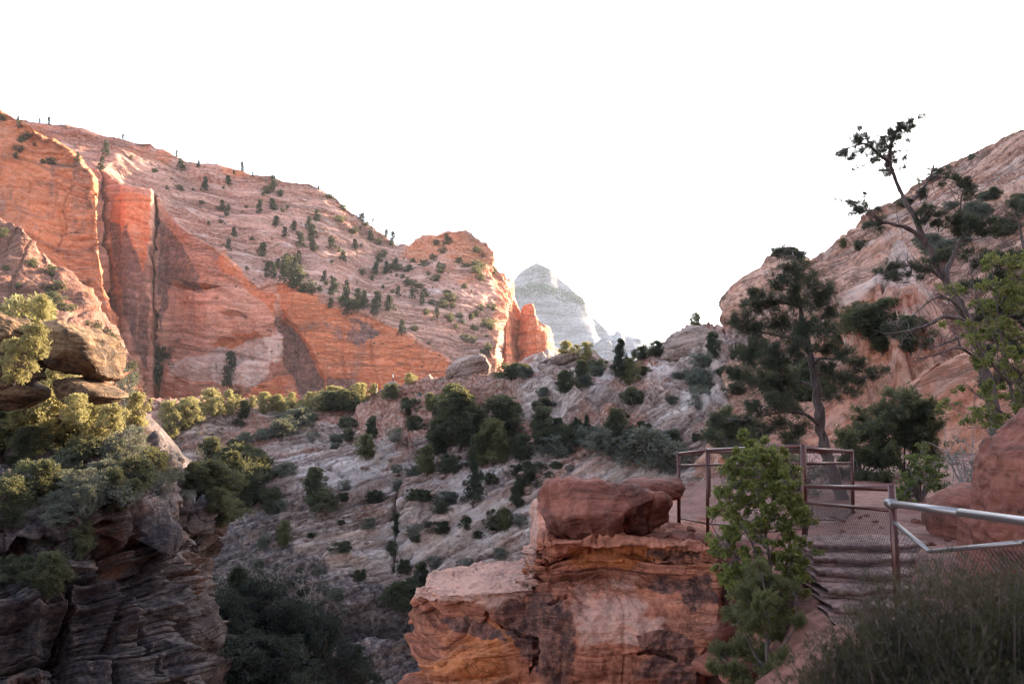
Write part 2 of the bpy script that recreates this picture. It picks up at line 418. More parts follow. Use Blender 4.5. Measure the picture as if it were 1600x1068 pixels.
# ---- far white peak
def far_peak():
    ridge = [(690, 560), (740, 505), (770, 470), (795, 446), (815, 424), (838, 409), (858, 417), (872, 433), (894, 449), (911, 466), (923, 490), (945, 512), (962, 528), (975, 545), (1000, 560), (1040, 575)]
    back = [(u, v + 30, 2000) for u, v in ridge]
    r0 = [(u, v, 1700 - .8 * max(0, u - 838)) for u, v in ridge]
    r1 = [(u + (u - 838) * .12, v + 22 + (v - 411) * .15, 1660 - .8 * max(0, u - 838)) for u, v in ridge]
    r2 = [(u + (u - 838) * .3, max(v + 30, 560), 1500) for u, v in ridge]
    r3 = [(u + (u - 838) * .45, 700, 1350) for u, v in ridge]
    G = loft([back, r0, r1, r2, r3], [10, 30, 90, 40], 260, 2)
    U, Vv = proj(G); N = grid_normals(G)
    d = 4 * fbm(G / 150, 4, 3, gain=.4) + 1.6 * strata(G, 22, (0.05, 0, 1), 200, 5)
    G = G + N * d[..., None]
    zone = np.zeros(G.shape)
    band = np.exp(-((Vv - (452 + .12 * np.abs(U - 850) + .18 * np.maximum(U - 850, 0))) / 11) ** 2)
    zone[..., 0] = .50 * band + .38 * (Vv < 450) * (U > 822) * (U < 870)
    TER['peak'] = struct(fin_grid('far_mountain', G, M['peak'], zone, bed=bedtint(G, 40, (.03, 0, 1), 300, 401)))
    ridge = [(860, 590), (900, 560), (925, 540), (942, 518), (950, 512), (957, 519), (965, 514), (972, 516), (978, 525), (990, 526), (1000, 531), (1010, 545), (1035, 556), (1070, 565), (1120, 575)]
    G = loft([[(u, v + 20, 1500) for u, v in ridge], [(u, v, 1380) for u, v in ridge], [(u, v + 35, 1330) for u, v in ridge], [(u, 680, 1150) for u, v in ridge]], [6, 30, 50], 200, 1)
    N = grid_normals(G); d = 9 * fbm(G / 50, 4, 13) + 3 * strata(G, 18, (0, 0, 1), 120, 6)
    TER['peak2'] = struct(fin_grid('far_ridge', G + N * d[..., None], M['peak'], np.zeros(G.shape)))
far_peak()

# ---- the big left massif: pale slickrock slope above, orange cliff below
def massif():
    ridge = [(-420, 20), (-200, 95), (0, 178), (40, 192), (95, 195), (150, 206), (200, 213), (235, 221), (252, 233), (270, 245), (292, 257), (340, 262), (430, 279), (480, 285), (508, 292), (532, 310),
             (552, 328), (580, 352), (600, 372), (618, 384), (640, 387), (668, 370), (700, 361), (728, 361), (745, 368), (764, 378), (772, 391), (773, 410), (784, 427), (790, 442)]
    rd = np.interp([p[0] for p in ridge], [-420, 300, 640, 800], [425, 443, 443, 432])
    rim = [(-420, 330), (-200, 320), (20, 270), (70, 262), (110, 258), (140, 258), (160, 263), (185, 300), (215, 304), (243, 306), (262, 335), (300, 365), (338, 386), (364, 408), (384, 430), (404, 451), (425, 443), (456, 441),
           (482, 451), (510, 478), (540, 487), (574, 492), (602, 506), (640, 521), (664, 536), (690, 549), (706, 562), (734, 566), (760, 562), (774, 560)]
    md = np.interp([p[0] for p in rim], [-420, 110, 250, 460, 774], [375, 385, 402, 366, 352])
    up = lambda k: [(a[0] * (1 - k) + b[0] * k, a[1] * (1 - k) + b[1] * k) for a, b in zip(ridge, rim)]
    r1 = [(ridge[i][0], ridge[i][1] + 26, rd[i] * .985) for i in range(len(ridge))]
    base = [(-420, 700), (-200, 700), (20, 680), (70, 670), (110, 664), (140, 660), (160, 655), (185, 652), (215, 650), (243, 648), (262, 645), (300, 642), (338, 640), (364, 640), (384, 638), (404, 636), (425, 634), (456, 632),
            (482, 630), (510, 628), (540, 626), (574, 624), (602, 622), (640, 620), (664, 618), (690, 614), (706, 612), (734, 610), (760, 608), (776, 606)]
    bd = md - np.interp([p[1] for p in rim], [260, 560], [22, 6])
    rows = [[(p[0], p[1] + 60, d + 130) for p, d in zip(ridge, rd)],
            [(p[0], p[1], d) for p, d in zip(ridge, rd)], r1,
            [(p[0], p[1], d) for p, d in zip(rim, md)],
            [(p[0], p[1], d) for p, d in zip(base, bd)],
            [(p[0], 720, d - 3) for p, d in zip(base, bd)]]
    # right end turns away: the sunlit corner
    for r, dd, du in zip(rows, (0, 40, 46, 60, 62, 62), (30, 6, 8, 16, 17, 17)):
        a = r[-1]; r.append((a[0] + du * .55, a[1], a[2] + dd)); r.append((a[0] + du, a[1], a[2] + dd * 2.2))
    G = loft(rows, [8, 22, 190, 250, 8], 900, 1)
    nr = G.shape[0]; i = np.arange(nr)[:, None] * np.ones(G.shape[1])[None]
    cliff = sstep(217, 223, i); slope = 1 - cliff
    U, Vv = proj(G); N = grid_normals(G)
    # large forms of the wall, in metres along the wall normal
    gr = grooves(U, Vv, [([(244, 306), (242, 350), (239, 400), (240, 480), (243, 560), (247, 650)], 2.6), ([(158, 262), (163, 330), (170, 470), (182, 540)], 2.)], 3)
    d = -9 * gr * cliff
    # faces either side of the big corner
    d += cliff * 9 * sstep(246, 236, U) * sstep(160, 200, U)
    # recessed streaked dihedral and the orange prow under it
    p1 = polysd(U, Vv, [(424, 492), (440, 480), (470, 520), (505, 575), (515, 640), (400, 640), (432, 560)])
    d += -8 * sstep(-2, 14, p1) * cliff
    p2 = polysd(U, Vv, [(385, 640), (412, 600), (436, 578), (470, 600), (500, 640)])
    d += 9 * sstep(-1, 10, p2) * cliff
    p3 = polysd(U, Vv, [(262, 446), (290, 441), (340, 446), (356, 450), (330, 457), (285, 456)])
    d += -6 * sstep(-1, 5, p3) * cliff
    p4 = polysd(U, Vv, [(345, 492), (365, 486), (385, 490), (380, 498), (355, 497)])
    d += -4 * sstep(-1, 5, p4)
    p5 = polysd(U, Vv, [(330, 545), (345, 525), (400, 520), (420, 545), (390, 570), (350, 560)])
    d += -4.5 * sstep(-1, 7, p5) * cliff
    p6 = polysd(U, Vv, [(262, 570), (330, 555), (410, 575), (380, 640), (262, 640)])
    d += 6 * sstep(-10, 20, p6) * cliff
    d += cliff * (3.0 * fbm(G / 38, 3, 5) + 1.1 * strata(G, 7, (.06, .0, 1), 60, 8, warp=1.2) + 1.3 * joints(G, (1, .2, 0), 17, 4, .7) * sstep(-.4, .5, noise(G / 60, 77)) + .5 * fbm(G / 5, 4, 9))
    d += cliff * 2.2 * ridged(G * [1 / 22, 1 / 22, 1 / 90], 2, 41)
    red = np.clip(fbm(G / 55, 3, 31) * 1.4 + sstep(330, 280, Vv + 0 * U) * .0, 0, 1)
    nearridge = sstep(70, 14, Vv - np.interp(U, [p[0] for p in ridge], [p[1] for p in ridge]))
    knob = sstep(-25, 20, polysd(U, Vv, [(640, 385), (700, 355), (780, 380), (810, 470), (775, 560), (755, 470), (700, 430), (660, 425)]))
    ledg = np.clip(nearridge + knob, 0, 1)
    d += slope * (4.5 * fbm(G / 60, 3, 6) + 1.0 * strata(G, 3.4, (.12, .3, 1), 40, 12, warp=1.5, crack=.9) + .45 * fbm(G / 6, 4, 15))
    d += slope * ledg * (3.2 * strata(G, 10, (.05, 0, 1), 40, 22, crack=.4) + 2. * fbm(G / 14, 3, 29))
    fade = sstep(0, 12, i)
    G = G + N * (d * fade)[..., None]
    G[:, :, 2] += 0
    U, Vv = proj(G)
    z = np.zeros(G.shape)
    z[..., 0] = np.clip(.30 * cliff + .55 * knob + .55 * nearridge * sstep(-.4, .3, noise(G / 30, 55)), 0, 1)
    or1 = polysd(U, Vv, [(430, 443), (470, 443), (520, 482), (600, 500), (700, 560), (710, 620), (500, 640), (470, 560), (440, 500)])
    z[..., 0] = np.maximum(z[..., 0], .82 * sstep(-8, 8, or1) * cliff)
    z[..., 0] = np.maximum(z[..., 0], .95 * sstep(-3, 4, p2)); z[..., 0] = np.maximum(z[..., 0], .95 * sstep(-1, 2, p3)); z[..., 0] = np.maximum(z[..., 0], .9 * sstep(-2, 2, p5) * sstep(560, 530, Vv))
    z[..., 0] = np.maximum(z[..., 0], .75 * sstep(-2, 3, polysd(U, Vv, [(170, 300), (243, 306), (235, 345), (225, 430), (170, 400)])))
    z[..., 0] = np.maximum(z[..., 0], .8 * sstep(-2, 3, polysd(U, Vv, [(338, 410), (346, 385), (368, 410), (392, 440), (430, 460), (430, 490), (380, 450)])))
    z[..., 1] = .95 * sstep(-3, 5, polysd(U, Vv, [(425, 492), (438, 490), (470, 530), (505, 590), (505, 632), (470, 630), (450, 570)])) * cliff
    z[..., 1] = np.maximum(z[..., 1], .55 * sstep(-4, 8, polysd(U, Vv, [(500, 500), (560, 490), (600, 520), (560, 545), (510, 530)])) * cliff)
    z[..., 1] = np.maximum(z[..., 1], .60 * sstep(-4, 8, polysd(U, Vv, [(505, 585), (560, 590), (560, 620), (505, 625)])) * cliff)
    z[..., 1] = np.maximum(z[..., 1], .62 * sstep(-4, 6, polysd(U, Vv, [(246, 340), (262, 350), (300, 400), (330, 470), (270, 440), (246, 560)])) * cliff)
    z[..., 1] = np.maximum(z[..., 1], .60 * sstep(-4, 6, polysd(U, Vv, [(165, 340), (200, 350), (235, 440), (236, 600), (200, 540)])) * cliff)
    z[..., 2] = .7 * sstep(-6, 8, polysd(U, Vv, [(262, 560), (330, 548), (425, 520), (432, 560), (400, 610), (330, 600), (262, 590)])) * cliff
    z[..., 2] = np.maximum(z[..., 2], .6 * sstep(-4, 4, polysd(U, Vv, [(418, 515), (436, 510), (450, 560), (425, 570)])) * cliff)
    z[..., 2] = np.maximum(z[..., 2], .34 * slope * (1 - ledg) * sstep(0, 60, Vv - 260))
    j = np.arange(G.shape[1])
    TER['massif_grid'] = (G, U, Vv, i)
    # slope and cliff are one rock body: cliff faces use their own slot
    b1 = bedtint(G, 12, (.05, .0, 1), 90, 402, 1.2); b2 = bedtint(G, 5.5, (.12, .3, 1), 70, 403, 1.2)
    o = fin_grid('mountain', G, M['massif'], z, bed=(b1[0] * cliff + b2[0] * slope, b1[1] * cliff * .8 + b2[1] * slope))
    o.data.materials.append(M['cliff'])
    fi = np.repeat(np.arange(nr - 1), G.shape[1] - 1)
    o.data.polygons.foreach_set('material_index', (fi >= 220).astype(np.int32))
    TER['massif'] = struct(o)
massif()

# ---- fins and the tower at the massif's right end
def fins():
    top = [(768, 430), (786, 428), (792, 440), (800, 464), (806, 476), (812, 488), (818, 500)]
    rows = [[(u - 6, v + 20, 520) for u, v in top], [(u, v, 452 - k * 1.5) for k, (u, v) in enumerate(top)],
            [(778, 500, 436), (784, 500, 432), (790, 500, 430), (797, 500, 434), (803, 505, 446), (808, 508, 450), (812, 512, 462)],
            [(778, 600, 425), (785, 600, 418), (792, 600, 415), (800, 600, 424), (806, 600, 436), (810, 600, 444), (814, 600, 458)],
            [(778, 700, 425), (785, 700, 418), (792, 700, 415), (800, 700, 424), (806, 700, 436), (810, 700, 444), (814, 700, 458)]]
    G = loft(rows, [5, 60, 100, 10], 110, 1); U, Vv = proj(G); N = grid_normals(G)
    d = 1.5 * fbm(G * [1 / 9, 1 / 9, 1 / 30], 4, 61) + .8 * strata(G, 8, (0, 0, 1), 30, 62)
    G = G + N * d[..., None]; z = np.zeros(G.shape); z[..., 0] = .7; z[..., 1] = .25
    TER['fin'] = struct(fin_grid('cliff_fin', G, M['cliff'], z, bed=bedtint(G, 12, (0, 0, 1), 60, 412)))
    top = [(806, 520), (813, 490), (819, 478), (826, 474), (832, 474), (838, 490), (847, 503), (856, 505), (860, 512), (862, 530)]
    D = [470, 450, 444, 441, 440, 440, 442, 445, 452, 490]
    w_ = [0, 0, 0, 0, 0, 0, 0, 0, 0, 0]
    rows = [[(u, v + 12, 520) for u, v in top], [(u, v, d) for (u, v), d in zip(top, D)],
            [(u_, 540, d - 6) for u_, d in zip((806, 809, 815, 822, 832, 841, 848, 856, 861, 864), D)],
            [(u_, 600, d - 12) for u_, d in zip((804, 808, 814, 822, 832, 842, 850, 858, 863, 866), D)],
            [(u_, 700, d - 12) for u_, d in zip((804, 808, 814, 822, 832, 842, 850, 858, 863, 866), D)]]
    G = loft(rows, [6, 70, 70, 10], 130, 1); U, Vv = proj(G); N = grid_normals(G)
    d = 1.4 * fbm(G * [1 / 10, 1 / 10, 1 / 20], 4, 65) + .9 * strata(G, 7, (0, 0, 1), 30, 66)
    d -= 3 * sstep(-2, 4, polysd(U, Vv, [(812, 520), (850, 512), (850, 560), (812, 585)])) * .6
    G = G + N * d[..., None]; z = np.zeros(G.shape); z[..., 0] = .62; z[..., 1] = .35 * sstep(505, 530, Vv)
    TER['tower'] = struct(fin_grid('rock_tower', G, M['cliff'], z, bed=bedtint(G, 10, (0, 0, 1), 60, 413)))
    # low grey saddle between tower and peak
    top = [(840, 580), (860, 535), (875, 545), (895, 552), (915, 560), (960, 585)]
    G = loft([[(u, v + 8, 760) for u, v in top], [(u, v, 700) for u, v in top], [(u, 700, 600) for u, v in top]], [5, 50], 80, 1)
    N = grid_normals(G); G = G + N * (3 * fbm(G / 25, 4, 71))[..., None]
    TER['saddle'] = struct(fin_grid('far_hill', G, M['massif'], np.zeros(G.shape)))
fins()

# ---- near left buttress (orange) and the vegetated talus ramp below it
def buttress():
    rows = [[(-420, 40, 400), (-200, 80, 400), (-60, 150, 400), (0, 190, 400), (40, 215, 400), (85, 230, 400), (125, 250, 400), (150, 280, 400), (170, 330, 400)],
            [(-420, -60, 300), (-200, 40, 308), (-60, 132, 318), (0, 166, 322), (38, 193, 323), (85, 212, 327), (125, 238, 331), (147, 272, 333), (138, 330, 400)],
            [(-420, 300, 285), (-200, 330, 290), (-60, 360, 298), (0, 385, 306), (50, 410, 310), (100, 430, 323), (140, 450, 328), (163, 462, 330), (150, 480, 400)],
            [(-420, 700, 262), (-200, 700, 268), (-60, 690, 280), (20, 680, 292), (80, 670, 306), (140, 660, 316), (195, 650, 322), (222, 648, 326), (212, 648, 400)]]
    rows = [[(u, v, D + min(44, max(0, (140 - u) * .08))) for u, v, D in r] for r in rows]
    G = loft(rows, [8, 150, 130], 330, 1); U, Vv = proj(G); N = grid_normals(G)
    gr = grooves(U, Vv, [([(112, 285), (103, 300), (98, 330), (102, 350), (92, 395)], 1.)], 2)
    d = 5 * fbm(G / 40, 3, 81) + 1.6 * strata(G, 8, (.08, 0, 1), 35, 82, warp=1.5) + .9 * fbm(G / 7, 4, 83) + 1.4 * joints(G, (1, .2, 0), 14, 84, .5) * sstep(-.2, .5, noise(G / 40, 85)) - 1.2 * gr
    d += 2.5 * strata(G, 9, (.02, 0, 1), 25, 88, crack=.2) * sstep(60, 20, Vv - np.interp(U, [0, 125, 150], [166, 238, 280]))
    i = np.arange(G.shape[0])[:, None]
    G = G + N * (d * sstep(0, 9, i))[..., None]
    z = np.zeros(G.shape); z[..., 0] = .72 + .25 * noise(G / 40, 86); z[..., 1] = .3
    z[..., 2] = .35 * sstep(420, 460, Vv)
    TER['buttress'] = struct(fin_grid('cliff_buttress', G, M['cliff'], z, bed=bedtint(G, 10, (.08, 0, 1), 50, 404, 1.5)))
    rows = [[(-420, 300, 300), (-200, 300, 300), (-60, 330, 300), (0, 350, 300), (40, 370, 300), (75, 410, 300), (110, 430, 300), (150, 480, 310), (190, 530, 310), (225, 600, 320), (240, 650, 330)],
            [(-420, 240, 250), (-200, 280, 254), (-60, 312, 258), (0, 334, 264), (38, 352, 268), (64, 392, 270), (98, 416, 272), (146, 466, 278), (180, 515, 284), (208, 570, 294), (228, 648, 305)],
            [(-420, 400, 225), (-200, 420, 228), (-60, 440, 232), (0, 455, 238), (38, 468, 242), (64, 478, 246), (98, 500, 250), (140, 530, 258), (172, 560, 266), (200, 600, 280), (222, 655, 296)],
            [(-420, 720, 180), (-200, 720, 182), (-60, 720, 186), (0, 720, 190), (38, 720, 196), (64, 720, 200), (98, 720, 206), (140, 715, 216), (172, 710, 230), (200, 705, 250), (222, 700, 280)]]
    rows = [[(u, v, D + min(70, max(0, (228 - u) * .12))) for u, v, D in r] for r in rows]
    G = loft(rows, [6, 90, 130], 300, 2); U, Vv = proj(G); N = grid_normals(G)
    d = 4 * fbm(G / 30, 3, 91) + 1.8 * strata(G, 7, (-.35, .1, 1), 30, 92) + 1.6 * joints(G, (.8, .5, -.3), 10, 94, .8) + .8 * fbm(G / 4, 4, 95)
    i = np.arange(G.shape[0])[:, None]
    G = G + N * (d * sstep(0, 7, i))[..., None]
    z = np.zeros(G.shape); z[..., 0] = .42 * sstep(-10, 10, polysd(U, Vv, [(120, 440), (160, 470), (240, 640), (180, 660), (130, 500)])); z[..., 1] = .3
    TER['ramp'] = struct(fin_grid('talus_slope', G, M['rampm'], z, bed=bedtint(G, 7, (-.35, .1, 1), 40, 405)))
buttress()

# ---- canyon slope across the gorge
def canyon():
    crest = [(-300, 660, 140), (-100, 655, 140), (100, 645, 142), (270, 634, 150), (330, 640, 150), (400, 634, 150), (470, 630, 150), (515, 612, 150), (560, 612, 150), (600, 606, 150), (640, 600, 150), (690, 592, 150), (775, 594, 148),
             (800, 598, 145), (835, 578, 140), (900, 574, 138), (940, 573, 138), (990, 563, 136), (1025, 548, 135), (1045, 528, 135), (1062, 515, 135), (1090, 508, 135), (1116, 517, 135), (1132, 526, 130), (1200, 500, 130), (1400, 500, 130), (1700, 500, 120)]
    us = [c[0] for c in crest]
    def row(pts):   # pts [(u,v,D)]
        a = np.array(pts, float); return [(u, float(np.interp(u, a[:, 0], a[:, 1])), float(np.interp(u, a[:, 0], a[:, 2]))) for u in us]
    rows = [[(u, v + 40, d + 60) for u, v, d in crest], crest,
            row([(-300, 690, 128), (270, 665, 138), (500, 655, 140), (560, 648, 141), (640, 645, 141), (700, 640, 138), (800, 640, 130), (900, 630, 122), (1000, 620, 118), (1100, 600, 116), (1700, 600, 100)]),
            row([(-300, 730, 112), (270, 715, 120), (500, 705, 124), (650, 718, 118), (800, 704, 112), (900, 696, 108), (1000, 700, 104), (1100, 700, 100), (1700, 720, 85)]),
            row([(-300, 900, 95), (270, 860, 104), (500, 880, 101), (700, 880, 100), (1700, 880, 80)]),
            row([(-300, 960, 90), (270, 905, 101), (500, 930, 97), (700, 930, 96), (1700, 960, 76)]),
            row([(-300, 1250, 80), (270, 1150, 88), (500, 1150, 86), (700, 1150, 86), (1700, 1250, 68)])]
    G = loft(rows, [8, 55, 90, 210, 60, 120], 980, 3)
    U, Vv = proj(G); N = grid_normals(G); i = np.arange(G.shape[0])[:, None] * np.ones(G.shape[1])[None]
    sw = sstep(-20, 40, polysd(U, Vv, [(790, 590), (900, 560), (1000, 580), (1130, 530), (1180, 700), (1060, 690), (900, 690), (800, 650)]))   # contorted, hummocky outcrop
    slick = sstep(690, 740, Vv + 20 * noise(G / 12, 3))
    bn = (-.48, .6, 1)
    fold = G + 6 * V3(noise(G / 13, 101), noise(G / 13, 102), 1.4 * noise(G / 11, 103)) * sw[..., None]
    d = 2.2 * fbm(G / 26, 3, 104)
    d += (1 - sw) * ((1.6 - .9 * slick) * strata(G, 2.2, bn, 26, 105, warp=1.2, crack=.9) + .34 * strata(G, .8, bn, 18, 205, warp=1.2, crack=.6))
    d += sw * (2.6 * ridged(fold / 12, 3, 107) + .9 * strata(fold, 2.4, (.1, 0, 1), 16, 108, warp=2))
    d += (1.2 * joints(G, (.9, .3, .1), 5.5, 109, .6) * sstep(-.1, .4, noise(G / 22, 110)) + .4 * joints(G, (.7, .5, .1), 2.2, 209, .6) * sstep(0, .4, noise(G / 14, 210))) * (1 - .8 * slick)
    d += slick * 2.0 * strata(G, 3.6, bn, 50, 305, warp=.5, crack=.7)
    d += (.09 + .3 * sw + .27 * (1 - slick)) * fbm(G / 2.4, 5, 111) + .5 * ridged(G * [.05, .08, .3], 2, 112) * (1 - sw)
    rub = sstep(.05, .5, noise(G / 16, 113)) * (1 - slick * .6)
    d += .5 * rub * np.abs(fbm(G / 1.1, 3, 114))
    # red ledge below the hikers, block with overhang above the gorge, long crack
    led = sstep(-3, 6, polysd(U, Vv, [(555, 640), (600, 632), (700, 634), (690, 668), (560, 672)]))
    d += 2.2 * led + 1.2 * led * strata(G, 1.5, (0, 0, 1), 8, 116)
    led2 = sstep(-3, 6, polysd(U, Vv, [(588, 730), (620, 702), (650, 712), (652, 732), (610, 736)]))
    d += 1.8 * led2
    d -= 2.2 * grooves(U, Vv, [([(628, 762), (620, 790), (616, 830), (612, 870)], 2.5)], 2)
    und = sstep(-4, 10, polysd(U, Vv, [(380, 905), (470, 915), (560, 945), (700, 960), (700, 1000), (540, 985), (400, 945)]))
    d -= 4.0 * und
    ov = [([(500, 742), (560, 752), (640, 760), (700, 740), (760, 706)], 3.), ([(640, 900), (700, 880), (770, 862), (840, 842)], 3.), ([(520, 850), (580, 862), (640, 850)], 2.)]
    d -= 1.1 * grooves(U, Vv, ov, 3)
    TER['cs'] = 1
    G = G + N * (d * sstep(0, 8, i))[..., None]
    U, Vv = proj(G)
    z = np.zeros(G.shape)
    z[..., 0] = np.clip(.52 * sstep(735, 690, Vv + 25 * noise(G / 10, 117)) + .5 * led + .45 * led2 + .25 * rub, 0, 1) * (1 - .35 * sw)
    z[..., 2] = np.clip(.50 * slick + .40 * sw + .3 * noise(G / 9, 118), 0, 1) * (1 - .6 * rub)
    z[..., 2] *= sstep(980, 860, Vv) * .8 + .2
    z[..., 1] = .30 * slick + .62 * sstep(880, 980, Vv + .25 * (650 - U)) + .3 * und + .35 * sstep(560, 300, U) * sstep(640, 760, Vv)  # lower left and undercut darkened in colour as gorge shade
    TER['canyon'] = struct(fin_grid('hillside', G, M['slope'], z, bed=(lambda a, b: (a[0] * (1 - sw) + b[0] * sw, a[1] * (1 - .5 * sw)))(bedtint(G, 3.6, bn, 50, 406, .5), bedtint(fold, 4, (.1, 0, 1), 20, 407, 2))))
canyon()

# ---- right mountain
def right():
    ridge = [(1132, 575, 150), (1148, 530, 160), (1156, 490, 175), (1168, 456, 190), (1180, 422, 198), (1198, 394, 204), (1226, 380, 208), (1250, 385, 208), (1264, 402, 205), (1285, 400, 202), (1310, 388, 200), (1340, 373, 198), (1370, 352, 194), (1400, 323, 190),
             (1440, 290, 186), (1482, 262, 182), (1520, 247, 178), (1552, 236, 174), (1600, 208, 168), (1680, 182, 160), (1800, 90, 150), (1950, -30, 142), (2200, -160, 130), (2600, -260, 120), (3400, -500, 110)]  # unseen ridge beyond the right edge, raised to shade the near trees
    us = [c[0] for c in ridge]
    def row(pts):
        a = np.array(pts, float); return [(u + 0, float(np.interp(u, a[:, 0], a[:, 1])), float(np.interp(u, a[:, 0], a[:, 2]))) for u in us]
    rows = [[(u, v + 70, d + 70) for u, v, d in ridge], ridge,
            row([(1112, 580, 130), (1160, 520, 150), (1264, 470, 150), (1400, 430, 135), (1600, 360, 118), (1950, 230, 100), (3400, -100, 80)]),
            row([(1112, 600, 112), (1264, 560, 100), (1330, 500, 96), (1400, 470, 92), (1500, 470, 84), (1600, 480, 76), (1950, 420, 60), (3400, 300, 50)]),
            row([(1112, 650, 95), (1264, 640, 74), (1330, 600, 66), (1400, 560, 62), (1500, 560, 56), (1600, 570, 50), (1950, 560, 36), (3400, 560, 30)]),
            row([(1112, 700, 80), (1264, 700, 50), (1330, 690, 44), (1400, 690, 42), (1500, 700, 38), (1600, 715, 32), (1950, 740, 24), (3400, 760, 20)]),
            row([(1112, 760, 76), (1264, 760, 47), (1330, 760, 42), (1400, 770, 40), (1500, 790, 36), (1600, 830, 30), (1950, 860, 22), (3400, 900, 18)])]
    G = loft(rows, [8, 170, 120, 110, 80, 20], 760, 2, cdens=[1] * 18 + [.5, .4, .3, .15, .1, .05])
    U, Vv = proj(G); N = grid_normals(G); i = np.arange(G.shape[0])[:, None] * np.ones(G.shape[1])[None]
    bn = (-.26, .5, 1)
    sc = np.clip(G[..., 1] / 120, .3, 1.6)
    rim_ = sstep(0, 45, i)
    d = (1.2 + 2.8 * rim_) * sc * fbm(G / 36, 3, 121)
    up = sstep(500, 400, Vv + .2 * (U - 1300))
    d += ((.7 + 1.5 * rim_) * strata(G, 4.6, bn, 60, 122, warp=.8, crack=1.1) * sc)
    d += (.5 + 1.3 * rim_) * sc * strata(G, 11, bn, 50, 128, warp=.6, crack=.4)
    low = 1 - up
    d += low * 2.6 * ridged(G / 13, 2, 123) + low * .7 * fbm(G / 4, 4, 124)
    d += .5 * joints(G, (.9, .2, .3), 9, 125, .5) * sc + .25 * fbm(G / 3, 4, 126)
    # long overhung ledge
    g1 = grooves(U, Vv, [([(1300, 478), (1340, 476), (1378, 462), (1410, 446), (1450, 436)], 6.), ([(1340, 528), (1400, 500), (1460, 490)], 4.)], 3)
    d -= 5.0 * g1
    # big pale rounded hump
    hump = sstep(-6, 40, polysd(U, Vv, [(1340, 640), (1370, 580), (1420, 520), (1470, 530), (1510, 580), (1500, 640), (1420, 660)]))
    d += 6 * hump - 2.5 * grooves(U, Vv, [([(1460, 600), (1436, 605), (1424, 614)], 3.), ([(1345, 620), (1372, 580), (1410, 530)], 3.)], 3)
    d -= 4 * sstep(-2, 7, polysd(U, Vv, [(1452, 512), (1470, 500), (1484, 515), (1478, 535), (1460, 530)]))
    d -= 3 * sstep(-2, 8, polysd(U, Vv, [(1262, 400), (1276, 398), (1272, 430), (1262, 430)]))
    G = G + N * (d * sstep(0, 9, i))[..., None]
    z = np.zeros(G.shape)
    z[..., 0] = np.clip(.34 * low + .5 * noise(G / 20, 127) + .25 * sstep(600, 640, Vv), 0, 1)
    z[..., 2] = np.clip(.30 * up + .45 * hump + .1, 0, 1); z[..., 1] = .3
    TER['right'] = struct(fin_grid('hill', G, M['right'], z, bed=bedtint(G, 4.5, bn, 60, 408, .6)))
right()

